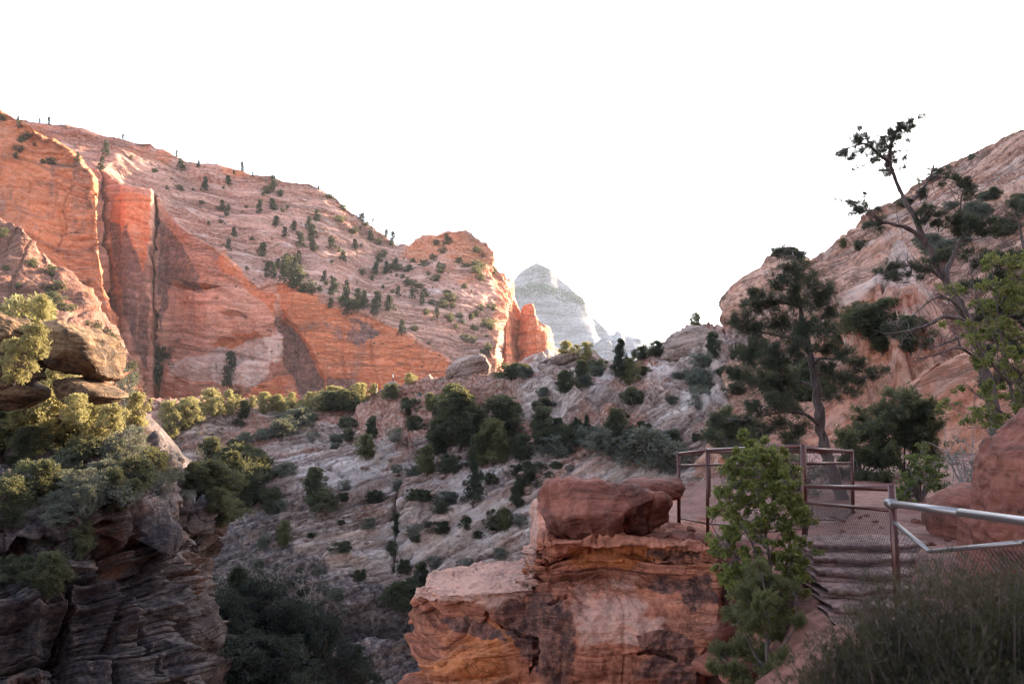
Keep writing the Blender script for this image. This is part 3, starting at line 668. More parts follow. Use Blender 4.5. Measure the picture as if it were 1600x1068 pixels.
# ---- near left ledge and its dark cliff
def leftcliff():
    rows = [[(-500, 560, 90), (-200, 570, 90), (0, 590, 90), (110, 610, 88), (180, 630, 88), (225, 640, 88), (255, 670, 88), (280, 700, 88), (300, 740, 88)],
            [(-500, 590, 62), (-200, 600, 60), (0, 612, 60), (100, 622, 60), (170, 636, 61), (215, 648, 62), (245, 690, 62), (272, 722, 62), (295, 750, 66)],
            [(-500, 690, 46), (-200, 696, 45), (0, 700, 45), (90, 700, 45), (150, 694, 46), (205, 706, 48), (238, 730, 50), (262, 756, 53), (286, 780, 60)],
            [(-500, 740, 42), (-200, 740, 42), (0, 740, 41.5), (80, 735, 42), (140, 728, 43), (195, 738, 45), (232, 762, 47), (256, 785, 50), (278, 800, 58)],
            [(-500, 850, 35), (-200, 850, 35.5), (0, 846, 36), (70, 822, 37), (120, 800, 38), (180, 800, 40), (222, 822, 42), (246, 842, 45), (262, 860, 55)],
            [(-500, 880, 35.6), (-200, 880, 36), (0, 872, 36.6), (70, 850, 37.6), (120, 826, 38.6), (180, 826, 40.4), (224, 850, 42.5), (247, 870, 45.5), (258, 880, 56)],
            [(-500, 1060, 33), (-200, 1060, 33.5), (0, 1060, 34), (70, 1060, 35), (120, 1050, 36), (180, 1050, 38), (224, 1040, 40), (244, 1040, 43), (252, 1040, 54)],
            [(-500, 1500, 31), (-200, 1500, 31.5), (0, 1500, 32), (70, 1500, 33), (120, 1500, 34), (180, 1500, 36), (236, 1500, 38), (262, 1500, 42), (270, 1500, 54)]]
    G = loft(rows, [6, 60, 40, 90, 26, 170, 120], 480, 2, cdens=[.3, .7, 1, 1, 1, 1.2, 1.6, 1.6])
    U, Vv = proj(G); N = grid_normals(G); i = np.arange(G.shape[0])[:, None] * np.ones(G.shape[1])[None]
    wall = sstep(188, 206, i)
    bn = (-.18, 0, 1)
    d = .55 * fbm(G / 9, 3, 131)
    d += (.45 + .55 * wall) * 1.1 * strata(G, 1.5, bn, 9, 132, warp=.8, crack=.9)
    d += wall * 1.5 * ridged(G * [1 / 3.4, 1 / 3.4, 1 / 26], 2, 133)
    d += wall * .7 * joints(G, (.8, .6, 0), 2.3, 134, .9)
    d += (1 - wall) * .9 * joints(G, (.8, .5, .2), 2.8, 135, .6)
    d += .16 * fbm(G / .9, 4, 136)
    d -= .5 * wall * sstep(-.1, .5, noise(G * [1 / 4, 1 / 4, 1 / 1.3], 137))
    d -= 1.6 * grooves(U, Vv, [([(232, 840), (236, 900), (238, 1068)], 5.), ([(95, 880), (100, 960), (92, 1068)], 4.), ([(150, 860), (157, 960), (160, 1068)], 4.)], 3) * wall
    # tilted slabs on the shelf
    sl = sstep(-3, 8, polysd(U, Vv, [(120, 722), (150, 712), (200, 745), (212, 790), (180, 800), (150, 770)])) + sstep(-3, 8, polysd(U, Vv, [(70, 732), (95, 738), (150, 790), (128, 795), (95, 770)]))
    d += .35 * sl
    d -= 2.2 * sstep(-6, 14, polysd(U, Vv, [(-300, 660), (150, 650), (160, 690), (100, 725), (-300, 730)]))
    G = G + N * (d * sstep(0, 6, i))[..., None]
    z = np.zeros(G.shape)
    z[..., 0] = np.clip(.35 * wall + .4 * noise(G / 4, 138) + .15, 0, 1); z[..., 1] = .42 + .3 * noise(G / 5, 139) + .3 * sstep(820, 1000, Vv)  # dark zone grows towards the cliff foot, painting the gorge's shade
    z[..., 2] = np.clip(.4 * sl + .2 * sstep(150, 250, U) * wall, 0, 1)
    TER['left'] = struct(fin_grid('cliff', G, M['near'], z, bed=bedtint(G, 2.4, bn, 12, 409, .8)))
    # farther block of the same gorge wall
    rows = [[(180, 690, 90), (230, 690, 90), (262, 694, 90), (300, 720, 90), (340, 760, 90), (365, 790, 90)],
            [(180, 712, 70), (230, 706, 66), (258, 712, 64), (290, 738, 64), (326, 768, 65), (345, 786, 70)],
            [(180, 790, 62), (230, 770, 60), (255, 778, 58), (290, 782, 58), (330, 784, 60), (354, 800, 66)],
            [(180, 840, 62), (230, 830, 61), (255, 830, 59), (290, 828, 58.6), (326, 830, 60), (350, 832, 67)],
            [(180, 900, 62), (230, 880, 62), (255, 880, 60.5), (290, 880, 60.5), (318, 880, 62), (338, 880, 70)],
            [(180, 1000, 61), (230, 1000, 61), (258, 1000, 60), (296, 1000, 60), (330, 1000, 62), (345, 1000, 70)],
            [(180, 1500, 58), (230, 1500, 58), (258, 1500, 57), (296, 1500, 57), (335, 1500, 59), (360, 1500, 70)]]
    G = loft(rows, [6, 60, 50, 50, 80, 60], 230, 2); U, Vv = proj(G); N = grid_normals(G)
    i = np.arange(G.shape[0])[:, None]
    d = 1. * fbm(G / 9, 3, 141) + 1.1 * strata(G, 2.2, (-.12, 0, 1), 9, 142, warp=1.2) + .9 * joints(G, (.9, .4, 0), 3.4, 143, .8) + .2 * fbm(G / 1.2, 4, 144)
    G = G + N * (d * sstep(0, 6, i))[..., None]
    z = np.zeros(G.shape); z[..., 1] = .4; z[..., 2] = .5 * sstep(-4, 10, polysd(U, Vv, [(235, 785), (340, 770), (356, 800), (330, 835), (240, 830)])) + .3
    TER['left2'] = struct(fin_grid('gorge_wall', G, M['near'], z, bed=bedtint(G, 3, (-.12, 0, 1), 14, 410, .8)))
leftcliff()

# ---- foreground outcrop
def outcrop():
    rows = [[(672, 905, 15.5), (690, 897, 15.3), (720, 887, 15), (762, 879, 14.8), (812, 878, 14.8), (834, 876, 14.8), (838, 780, 17), (846, 780, 17), (900, 780, 17), (1000, 780, 17), (1080, 780, 17), (1112, 780, 17), (1150, 785, 17)],
            [(650, 925, 12.9), (652, 927, 12.6), (690, 930, 12.0), (740, 928, 11.8), (800, 924, 11.6), (828, 920, 11.6), (838, 856, 12.2), (846, 850, 11.7), (900, 846, 11.5), (1000, 848, 11.4), (1080, 852, 11.3), (1116, 858, 11.3), (1136, 870, 12.6)],
            [(654, 931, 13.0), (658, 934, 12.7), (692, 940, 12.1), (740, 942, 11.95), (800, 940, 11.9), (828, 938, 11.9), (838, 880, 12.4), (848, 872, 12.0), (900, 872, 11.95), (1000, 874, 11.85), (1080, 876, 11.6), (1118, 880, 11.5), (1140, 890, 12.8)],
            [(672, 948, 13.3), (684, 952, 13.), (704, 956, 12.5), (745, 958, 12.2), (800, 958, 11.8), (824, 955, 11.8), (832, 905, 12.1), (846, 900, 11.9), (900, 902, 11.8), (1000, 904, 11.7), (1080, 904, 11.5), (1120, 906, 11.3), (1146, 910, 12.8)],
            [(660, 990, 13.), (668, 992, 12.6), (700, 994, 12.0), (745, 996, 11.8), (800, 996, 11.5), (824, 996, 11.45), (832, 960, 11.5), (846, 958, 11.4), (900, 960, 11.3), (1000, 960, 11.2), (1080, 958, 11.1), (1124, 956, 11.), (1140, 960, 12.6)],
            [(641, 1040, 12.8), (648, 1040, 12.4), (690, 1040, 11.8), (745, 1040, 11.6), (800, 1040, 11.4), (824, 1040, 11.3), (836, 1040, 11.3), (850, 1040, 11.2), (900, 1040, 11.15), (1000, 1040, 11.), (1060, 1040, 10.9), (1094, 1040, 10.9), (1108, 1044, 12.4)],
            [(620, 1400, 12.5), (630, 1400, 12.2), (680, 1400, 11.6), (745, 1400, 11.3), (800, 1400, 11.1), (824, 1400, 11.), (836, 1400, 11.), (850, 1400, 11.), (900, 1400, 10.9), (1000, 1400, 10.8), (1040, 1400, 10.7), (1060, 1400, 10.7), (1080, 1400, 12.4)]]
    G = loft(rows, [100, 24, 36, 60, 90, 120], 640, 1, cdens=[1, 1, 1, 1, 1, 1.5, 1, 1, 1, 1, 1, 1.5])
    U, Vv = proj(G); N = grid_normals(G); N = smooth_grid(N, 4); N /= np.linalg.norm(N, axis=-1, keepdims=True)
    i = np.arange(G.shape[0])[:, None] * np.ones(G.shape[1])[None]
    face = sstep(100, 122, i); leftp = sstep(850, 780, U + .25 * (Vv - 960))
    flow = G.copy(); flow[..., 2] -= .22 * np.sin((G[..., 0]) * 1.6)
    d = .13 * fbm(G / 1.6, 3, 151)
    d += face * leftp * (.46 * strata(flow, .62, (.10, 0, 1), 2.4, 152, warp=1.2, crack=.5) + .10 * ridged(flow * [1, 1, 3.], 2, 153))
    d += face * (1 - leftp) * (.045 * strata(G, .34, (.02, 0, 1), 1.6, 154, warp=.9, crack=.7) + .10 * fbm(G * [1, 1, .6] / .9, 4, 155) + .07 * joints(G, (1, .1, 0), 1.1, 254, .3))
    up = sstep(-5, 12, polysd(U, Vv, [(830, 840), (1125, 840), (1130, 915), (830, 920)]))
    d += face * up * .20 * strata(G, .22, (.0, 0, 1), 1.3, 156, warp=.5, crack=1.2)
    d += .02 * fbm(G / .12, 4, 157)
    top = 1 - face
    d += top * (.05 * strata(G, .12, (.1, .1, 1), 1., 158))
    # ragged side of the upper block
    rag = sstep(-4, 10, polysd(U, Vv, [(822, 850), (866, 850), (866, 930), (815, 925)]))
    d += rag * .22 * strata(G, .16, (.12, 0, 1), .5, 159, crack=1.)
    # cracks
    cr = [([(760, 940), (775, 960), (790, 985), (840, 1000), (830, 1050)], 2.5), ([(1000, 1018), (1040, 1020), (1055, 1028)], 3.), ([(858, 946), (870, 936), (880, 930)], 1.5), ([(930, 850), (934, 864), (950, 868), (970, 862)], 4.)]
    d -= .16 * grooves(U, Vv, cr, 2)
    d -= .5 * sstep(-4, 10, polysd(U, Vv, [(915, 846), (1100, 852), (1115, 872), (1000, 868), (920, 868)])) * .25
    G = G + N * d[..., None]
    U, Vv = proj(G)
    z = np.zeros(G.shape)
    yel = sstep(-6, 6, polysd(U, Vv, [(880, 845), (1050, 845), (1040, 868), (980, 885), (890, 880)]))
    band = sstep(905, 880, Vv) * sstep(835, 870, U)
    z[..., 0] = face * np.clip(.8 * yel + .34 + .25 * sstep(-30, 30, polysd(U, Vv, [(640, 960), (800, 960), (830, 1068), (640, 1068)])), 0, 1)
    pale = sstep(-22, 16, polysd(U, Vv, [(900, 905), (1000, 900), (1010, 960), (1060, 960), (1030, 990), (980, 1020), (900, 1010), (880, 950)]))
    z[..., 2] = np.clip(top * .80 * sstep(848, 830, U) + face * .55 * pale + .15 * top, 0, 1)
    dark = sstep(-5, 8, polysd(U, Vv, [(996, 988), (1030, 982), (1070, 990), (1080, 1012), (1050, 1020), (1000, 1020)]))
    dk2 = sstep(-12, 16, polysd(U, Vv, [(780, 925), (860, 925), (900, 960), (890, 1068), (850, 1068), (800, 990), (770, 950)]))
    dk3 = sstep(-8, 14, polysd(U, Vv, [(1010, 900), (1110, 890), (1130, 940), (1080, 955), (1060, 935), (1010, 925)]))
    dk4 = sstep(-4, 5, polysd(U, Vv, [(1010, 855), (1090, 856), (1095, 872), (1010, 872)]))
    dk5 = sstep(-8, 14, polysd(U, Vv, [(1050, 1010), (1090, 990), (1100, 1068), (980, 1068), (1000, 1030)]))
    dk6 = sstep(-5, 8, polysd(U, Vv, [(690, 960), (735, 962), (780, 975), (790, 1000), (760, 1000), (700, 980)])) * .6
    z[..., 1] = face * np.clip(.95 * dark + .66 * dk2 + .58 * dk3 + .8 * dk4 + .55 * dk5 + dk6 + .18, 0, 1)
    TER['outcrop'] = struct(fin_grid('rock_outcrop', G, M['outcrop'], z, bed=(lambda a: (a[0] * .5 + .25, a[1] * face * np.clip(.25 + up + .5 * leftp, 0, 1)))(bedtint(flow, .55, (.05, 0, 1), 3., 411, .8))))
outcrop()

# ---- trail ground and the slope the camera stands on (heightfield in metres)
def ground():
    xs = np.concatenate([np.linspace(-60, -6, 40), np.linspace(-5.8, 12, 520), np.linspace(12.3, 90, 80)])
    ys = np.concatenate([np.linspace(-140, -3, 80), np.linspace(-2.8, 22, 560), np.linspace(22.3, 46, 60)])
    X, Y = np.meshgrid(xs, ys)
    # cliff edge on the canyon side: x of the edge as a function of y
    ex = np.interp(Y[:, 0], [-140, -10, 0, 2, 4, 6, 8, 9.6, 10.6, 11.2, 11.8, 13, 15, 17, 19, 22, 46], [-10, -5, -1.0, .2, 1.5, 2.35, 3.05, 3.5, 3.7, 3.7, 3.6, 1.7, 1.2, 2.4, 4.4, 6.0, 14])[:, None]
    P0 = V3(X, Y, 0 * X)
    ex = ex + .25 * fbm(P0 / 1.2, 3, 161)
    z = -1.62 + .03 * fbm(P0 / .8, 4, 162) + .09 * fbm(P0 / 2.6, 3, 163)
    # behind the trail it rises to the hill; further along it climbs
    z = z + .35 * np.clip(X - 11 - .5 * Y, 0, 60) - .25 * sstep(24, 46, Y)
    z = z - .30 * sstep(4.6, 3.2, X) * sstep(9.6, 11.6, Y)
    # unseen hillside added behind the camera to block sky light
    z = z + .9 * np.clip(-Y - 3, 0, 46) + .5 * np.clip(-Y - 49, 0, 100)
    # stone steps by the fence: beds exposed
    U, Vv = proj(V3(X, Y, z))
    st = sstep(-10, 25, polysd(U, Vv, [(1240, 846), (1420, 842), (1440, 880), (1420, 960), (1300, 925), (1240, 900)]))
    t = (Y - 6.4 - .45 * (X - 3.4) + .5 * noise(P0 / 1.3, 164)) / .34
    k = np.floor(t); fr = t - k
    
    z = z - .24 * sstep(9.6, 7.0, Y) - .17 * st
    off = sstep(.0, 1., (ex - X) / 1.1)
    z = z - 1.2 * off - 5.5 * np.clip(ex - .6 - X, 0, 6) - .8 * np.clip(ex - 6.6 - X, 0, 60)
    z = z - sstep(0, 3, ex - X) * .6 * noise(V3(X, Y, z) / 1.2, 165)
    z = z - .10 * sstep(.0, .4, noise(P0 / .5, 167)) * sstep(.8, 0, np.abs(ex - X))
    z = np.maximum(z, -48)
    G = V3(X, Y, z)[::-1]     # far rows first
    zone = np.zeros(G.shape)
    U, Vv = proj(G)
    zone[..., 0] = .35 + .3 * noise(G / 1.5, 166); zone[..., 2] = .25 * st[::-1]; zone[..., 1] = .2
    TER['ground'] = struct(fin_grid('ground', G, M['ground'], zone))
    # world base: gorge floor and surrounding land out to the horizon
    r = np.concatenate([[0], np.geomspace(30, 9000, 60)]); a = np.linspace(0, 2 * np.pi, 97)[:-1]
    RR, AA = np.meshgrid(r, a, indexing='ij'); X = RR * np.sin(AA); Y = RR * np.cos(AA)
    z = -50 + 6 * noise(V3(X, Y, 0 * X) / 60, 170) - .01 * np.clip(RR - 600, 0, 3000)
    G = V3(X, Y, z)
    f = grid_faces(len(r), len(a), wrap=True)
    struct(link_mesh('terrain', G.reshape(-1, 3), f[:, ::-1], M['soil'], attrs={'zone': np.zeros((G.size // 3, 3))}))
ground()
# ================= BOULDERS =================
def boulder(name, outline, D, depth, mat, res=(120, 60), ground=None, disp=None, seed=0, pw=.62, tilt=None, facets=0):
    """closed rock whose outline (photo pixels) is swept to a real thickness; origin at its base"""
    P = np.array(outline, float); n = len(P)
    c = P.mean(0)
    # resample the outline by angle order
    L = np.hypot(*(np.roll(P, -1, 0) - P).T); cum = np.concatenate([[0], np.cumsum(L)])
    t = np.linspace(0, cum[-1], res[0], endpoint=False)
    Q = np.stack([np.interp(t, cum, np.append(P[:, k], P[0, k])) for k in (0, 1)], -1)
    for _ in range(2): Q = (np.roll(Q, 1, 0) + 2 * Q + np.roll(Q, -1, 0)) / 4
    if ((np.roll(Q[:, 0], -1) - Q[:, 0]) * (Q[:, 1] + np.roll(Q[:, 1], -1))).sum() > 0: Q = Q[::-1]
    Wc = np.array(W(c[0], c[1], D)); Wo = Wn(Q[:, 0], Q[:, 1], np.full(len(Q), float(D))) - Wc
    ph = np.linspace(0.02, np.pi - .02, res[1])
    r = np.sin(ph) ** pw; yy = -np.sign(np.cos(ph)) * np.abs(np.cos(ph)) ** .75
    G = Wo[None] * r[:, None, None]; G[..., 1] += (yy * depth / 2)[:, None]
    if tilt is not None: G[..., 1] += G[..., 0] * tilt[0] + G[..., 2] * tilt[1]
    if facets:
        rg_ = np.random.RandomState(seed + 40); ext = np.abs(G).max((0, 1))
        for _ in range(facets):
            n_ = rg_.normal(size=3) * [1, 1.3, .9]; n_ /= np.linalg.norm(n_); q = (G / ext) @ n_; hq = q.max() * rg_.uniform(.62, .9)
            G = G - (np.maximum(q - hq, 0) * .9)[..., None] * n_ * ext
        G = (G + .0)
    N = np.cross(np.roll(G, -1, 1) - np.roll(G, 1, 1), np.gradient(G, axis=0)); N /= np.maximum(np.linalg.norm(N, axis=-1, keepdims=True), 1e-9)
    if (N * G).sum() < 0: N = -N
    G = G + N * (disp(G + Wc) * np.minimum(1, r * 1.5)[:, None])[..., None]
    base = np.array([0, 0, G[..., 2].min()])
    V = (G - base).reshape(-1, 3)
    f = grid_faces(res[1], res[0], wrap=True)
    V = np.concatenate([V, [(G[0].mean(0) - base)], [(G[-1].mean(0) - base)]])
    k = len(V) - 2; j = np.arange(res[0]); jn = (j + 1) % res[0]
    cap0 = np.stack([np.full(res[0], k), j, jn, jn], -1); l = (res[1] - 1) * res[0]
    # triangles as separate arrays would complicate; use tiny quads by repeating ring points through the centre fan
    me_f = np.concatenate([f])
    bm_tris0 = np.stack([np.full(res[0], k), jn, j], -1); bm_tris1 = np.stack([np.full(res[0], k + 1), l + j, l + jn], -1)
    # orientation test on one quad
    a, b_, c_, d_ = V[f[len(f) // 2]]
    nn = np.cross(b_ - a, c_ - a); ctr = V.mean(0)
    flip = (nn @ ((a + c_) / 2 - ctr)) < 0
    tri = np.concatenate([np.stack([f[:, 0], f[:, 1], f[:, 2]], -1), np.stack([f[:, 0], f[:, 2], f[:, 3]], -1), bm_tris0, bm_tris1])
    if flip: tri[: 2 * len(f)] = tri[: 2 * len(f), ::-1]
    o = link_mesh(name, V, tri, mat)
    o.location = tuple(Wc + base)
    return o

def bdisp(T, amp, bn=(0, 0, 1), L=3., seed=0, f=1., crack=.6, r=0., rl=1.):
    def g(P): return amp * strata(P, T, bn, L, seed, 1., crack) + f * amp * fbm(P / (T * 2.5), 4, seed + 3) + r * ridged(P / rl, 2, seed + 5)
    return g
# the boulder perched on the outcrop, and the slab behind it
o = boulder('boulder', [(846, 783), (852, 768), (870, 757), (893, 751), (930, 752), (960, 758), (985, 762), (1010, 768), (1032, 775), (1044, 786), (1046, 800), (1036, 814), (1018, 826), (990, 832), (950, 836), (915, 838), (885, 839), (862, 838), (855, 826), (856, 812), (850, 800)],
            12.1, 1.7, M['redrock'], (300, 150), disp=lambda P: bdisp(.5, .06, (.1, 0, 1), 1.2, 201, 1.6, .3, .05, .5)(P) + .05 * joints(P, (.95, .2, .2), .55, 291, .7) + .012 * fbm(P / .09, 3, 292), seed=201, facets=16)
tag(o, 'large dark red boulder perched on top of the orange outcrop', 'boulder')
o = boulder('rock_slab', [(952, 757), (985, 748), (1020, 747), (1058, 746), (1067, 758), (1062, 772), (1046, 783), (1030, 786), (1000, 776), (970, 766)], 13.3, 1.3, M['redrock'], (160, 70), disp=bdisp(.3, .04, (.1, 0, 1), .8, 203), seed=203, facets=8)
tag(o, 'flat red slab behind the perched boulder beside the first fence post', 'rock')
# big boulder at the right edge and the smaller one by its foot
o = boulder('boulder', [(1554, 716), (1562, 700), (1582, 680), (1606, 660), (1632, 642), (1650, 626), (1700, 644), (1740, 704), (1745, 784), (1720, 888), (1660, 918), (1626, 924), (1586, 918), (1561, 906), (1550, 844), (1552, 804), (1556, 764), (1552, 739)],
            8.2, 1.3, M['redrock'], (300, 150), disp=lambda P: bdisp(.5, .03, (.1, 0, 1), 1.2, 206, 1.6, .2, .03, .4)(P) - .03 * sstep(.1, .4, noise(P / .16, 293)) + .008 * fbm(P / .06, 3, 294), seed=206)
tag(o, 'huge rounded red boulder at the right behind the handrail', 'boulder')
o = boulder('boulder', [(1452, 815), (1456, 792), (1470, 775), (1490, 762), (1512, 754), (1534, 760), (1545, 790), (1542, 830), (1520, 848), (1480, 850), (1460, 838)],
            10.4, 1.0, M['redrock'], (140, 70), disp=bdisp(.4, .03, (.1, 0, 1), 1., 208), seed=208)
tag(o, 'smaller rounded red boulder at the foot of the huge boulder', 'boulder')
o = boulder('rock_slab', [(1512, 800), (1535, 796), (1556, 850), (1560, 960), (1520, 962), (1500, 940), (1508, 860)], 8.6, .7, M['redrock'], (80, 50), disp=bdisp(.3, .03, (1, 0, .2), 1., 209), seed=209)
tag(o, 'narrow upright red slab leaning under the huge boulder', 'rock')
# rock steps by the fence: each is two thin ragged layers of real thickness
def stone_step(k, x0, x1, yf, yb, z, label):
    g = np.random.RandomState(600 + k); Vs, Fs, off = [], [], 0
    for lay, (dz, th, ins) in enumerate(((0, .052, 0), (-.056, .05, g.uniform(.015, .05)), (-.11, .12, g.uniform(.03, .07)))):
        n = 34; xs = np.linspace(x0 - .05 * lay, x1 + .03, n)
        q = V3(xs * 2.2, 0 * xs + k * 3.1 + lay * .9, 0 * xs); ed = yf + ins + .10 * noise(q, 611) + .05 * noise(q * 3.1, 612) + .02 * noise(q * 9, 613) + .05 * np.abs(np.linspace(-1, 1, n)) ** 4
        m = 7; rows = []
        for r_ in range(m): t = (r_ / (m - 1)) ** 1.6; rows.append(V3(xs, ed * (1 - t) + yb * t, z + dz + 0 * xs))
        top = np.stack(rows); top[..., 2] += .014 * noise(top * 4, 614) + .005 * noise(top * 14, 615); top[0, :, 2] -= .008
        G = np.concatenate([top[::-1], (top[:1] + [0, -.006, -.35 * th]), (top[:1] + [0, .004, -.7 * th]), (top[:1] + [0, .03, -th])])
        Vs.append(G.reshape(-1, 3)); Fs.append(grid_faces(G.shape[0], n) + off); off += G.shape[0] * n
    V = np.concatenate(Vs); base = np.array([(x0 + x1) / 2, yf, z - .2]); o = link_mesh('stone_step', V - base, np.concatenate(Fs), M['stepstone'], smooth=False); o.location = tuple(base)
    tag(o, label, 'step')
for k, nm in enumerate(['topmost and widest, level with the trail', 'second from the top', 'third from the top, halfway behind the wire mesh', 'fourth from the top', 'fifth from the top, near the rusty post', 'lowest, just above the bare dirt']):
    y = 9.35 - .37 * k; xl = np.interp(k, [0, 5], [1258, 1300]); xr = np.interp(k, [0, 5], [1440, 1412])
    stone_step(k, (xl - 800) / F * y, (xr - 800) / F * y, y, y + .75, -1.545 - .088 * k, 'layered stone step, ' + nm)
# sunlit overhanging blocks on the left ledge
o = boulder('boulder', [(76, 512), (100, 504), (128, 501), (148, 502), (152, 510), (166, 520), (175, 528), (172, 545), (176, 562), (180, 590), (170, 596), (158, 596), (140, 590), (118, 584), (96, 572), (88, 548), (80, 530)],
            48.5, 5.5, M['lit'], (260, 120), disp=bdisp(1.5, .22, (.2, 0, 1), 4., 211, 1.2, .7, .12, 1.2), seed=211, facets=10)
tag(o, 'pale brown overhanging boulder with dark streaks on the sunlit ledge', 'boulder')
o = boulder('rock_slab', [(100, 592), (130, 588), (160, 600), (188, 612), (190, 622), (170, 628), (140, 630), (118, 632), (104, 618)],
            48.0, 4.5, M['lit'], (160, 70), disp=bdisp(1., .12, (.2, 0, 1), 3., 212), seed=212)
tag(o, 'red brown rock slab lying under the streaked overhanging boulder', 'rock')
o = boulder('boulder', [(-30, 500), (0, 496), (18, 500), (38, 518), (46, 535), (54, 560), (60, 580), (50, 590), (20, 596), (-20, 590), (-40, 560)],
            45.5, 4., M['lit'], (200, 90), disp=bdisp(.8, .22, (.3, 0, 1), 3., 213, 1.5, .7, .15, 1.), seed=213, facets=10)
tag(o, 'craggy dark boulder at the left edge above the junipers', 'boulder')
o = boulder('boulder', [(-60, 590), (-20, 584), (40, 592), (70, 604), (66, 622), (30, 640), (-40, 642)], 47., 4., M['lit'], (120, 60), disp=bdisp(.8, .15, (.3, 0, 1), 3., 214), seed=214)
tag(o, 'low shaded rock block under the craggy boulder at the left edge', 'rock')
# brown layered rock and capped pedestal on the skyline of the hillside
o = boulder('boulder', [(686, 592), (700, 574), (716, 560), (738, 553), (756, 556), (768, 572), (776, 592), (760, 596), (735, 598), (705, 598)],
            146, 8., M['brownrock'], (220, 100), disp=bdisp(1.3, .35, (-.45, 0, 1), 8., 215, .6, .8), seed=215, facets=8)
tag(o, 'brown layered domed rock on the skyline beneath the sunlit cliff', 'rock')
o = boulder('capstone', [(833, 570), (845, 563), (866, 556), (888, 550), (898, 551), (901, 558), (890, 567), (868, 573), (850, 575)], 134.5, 5., M['brownrock'], (160, 60), disp=bdisp(.6, .18, (-.35, 0, 1), 6., 216), seed=216)
tag(o, 'flat dark tilted slab capping the rock pedestal on the skyline', 'rock')
o = boulder('pedestal_rock', [(842, 574), (870, 571), (898, 568), (912, 585), (902, 600), (880, 606), (872, 622), (876, 640), (866, 646), (850, 632), (838, 612), (838, 592)], 134, 7., M['slopeobj'] if 'slopeobj' in M else M['brownrock'], (200, 90), disp=bdisp(1.4, .35, (.5, 0, 1), 5., 217, 1.2, .6, .3, 3.), seed=217)
tag(o, 'bulging brown and rust pedestal rock below the tilted capstone', 'rock')
o = boulder('rock_block', [(800, 628), (806, 604), (824, 588), (842, 592), (846, 612), (838, 640), (816, 648)], 133, 6., M['brownrock'], (150, 70), disp=bdisp(1.2, .3, (.5, 0, 1), 5., 218, 1.2, .6, .3, 3.), seed=218)
tag(o, 'pale lumpy rock block just left of the capped pedestal', 'rock')
o = boulder('rock_ledge', [(1030, 560), (1036, 540), (1056, 520), (1076, 508), (1094, 510), (1116, 518), (1126, 535), (1120, 556), (1090, 572), (1056, 574)], 128, 9., M['brownrock'], (200, 90), disp=bdisp(1.2, .4, (-.35, 0, 1), 10., 219, .6, .8), seed=219)
tag(o, 'layered reddish knoll of tilted beds on the skyline left of the pine', 'rock')
# small pillar the hiker stands on
o = boulder('rock_pillar', [(600, 600), (608, 596), (622, 597), (627, 604), (626, 616), (612, 620), (602, 616)], 147, 2.4, M['brownrock'], (80, 40), disp=bdisp(.6, .12, (0, 0, 1), 2., 220), seed=220)
tag(o, 'short rock pillar under the hiker in the white top', 'rock')
# scattered loose blocks: on the trail, on the outcrop's crest and on the gorge slopes
rr = random.Random(5)
def loose_rock(seed, mat, flat=.45):
    g = np.random.RandomState(seed)
    a = np.linspace(0, 2 * np.pi, 25)[:-1]; ph = np.linspace(.05, np.pi - .05, 13)
    A, Pp = np.meshgrid(a, ph); G = V3(np.sin(Pp) * np.cos(A), np.sin(Pp) * np.sin(A), np.cos(Pp))
    # facet it: clip by random planes
    for _ in range(9):
        n = g.normal(size=3); n /= np.linalg.norm(n); h = g.uniform(.5, .85)
        q = G @ n; G = G - np.maximum(q - h, 0)[..., None] * n
    G = G * [1, g.uniform(.6, .9), flat] * .5; G = G + .03 * noise(G * 5, seed)[..., None]
    G[..., 2] -= G[..., 2].min() + .04
    V = np.concatenate([G.reshape(-1, 3), [G[0].mean(0)], [G[-1].mean(0)]]); f = grid_faces(13, 24, True); k = len(V) - 2
    j = np.arange(24); jn = (j + 1) % 24
    tri = np.concatenate([f[:, [0, 1, 2]], f[:, [0, 2, 3]], np.stack([0 * j + k, j, jn], -1), np.stack([0 * j + k + 1, 288 + jn, 288 + j], -1)])
    me = link_mesh('loose_rock', V, tri, mat, smooth=False); d = me.data; bpy.data.objects.remove(me); return d
ROCKN = [loose_rock(s, M['redrock']) for s in (1, 2, 3, 4)]
ROCKF = [loose_rock(s, M['brownrock'], .4) for s in (5, 6, 7, 8)]
# ================= PLANTS =================
bpy.context.view_layer.update()
def hit(u, v, names):
    """where the sight line through a photo pixel meets the named terrain"""
    d = Vector(W(u, v, 1.)).normalized(); best = None
    for k in names:
        o = TER[k]; r, loc, nor, _ = o.ray_cast(Vector((0, 0, 0)), d)
        if r and (best is None or loc.length < best[0].length): best = (loc.copy(), nor.copy())
    return best
def drop(x, y, names, z0=80.):
    best = None
    for k in names:
        r, loc, nor, _ = TER[k].ray_cast(Vector((x, y, z0)), Vector((0, 0, -1)))
        if r and (best is None or loc.z > best.z): best = loc.copy()
    return best

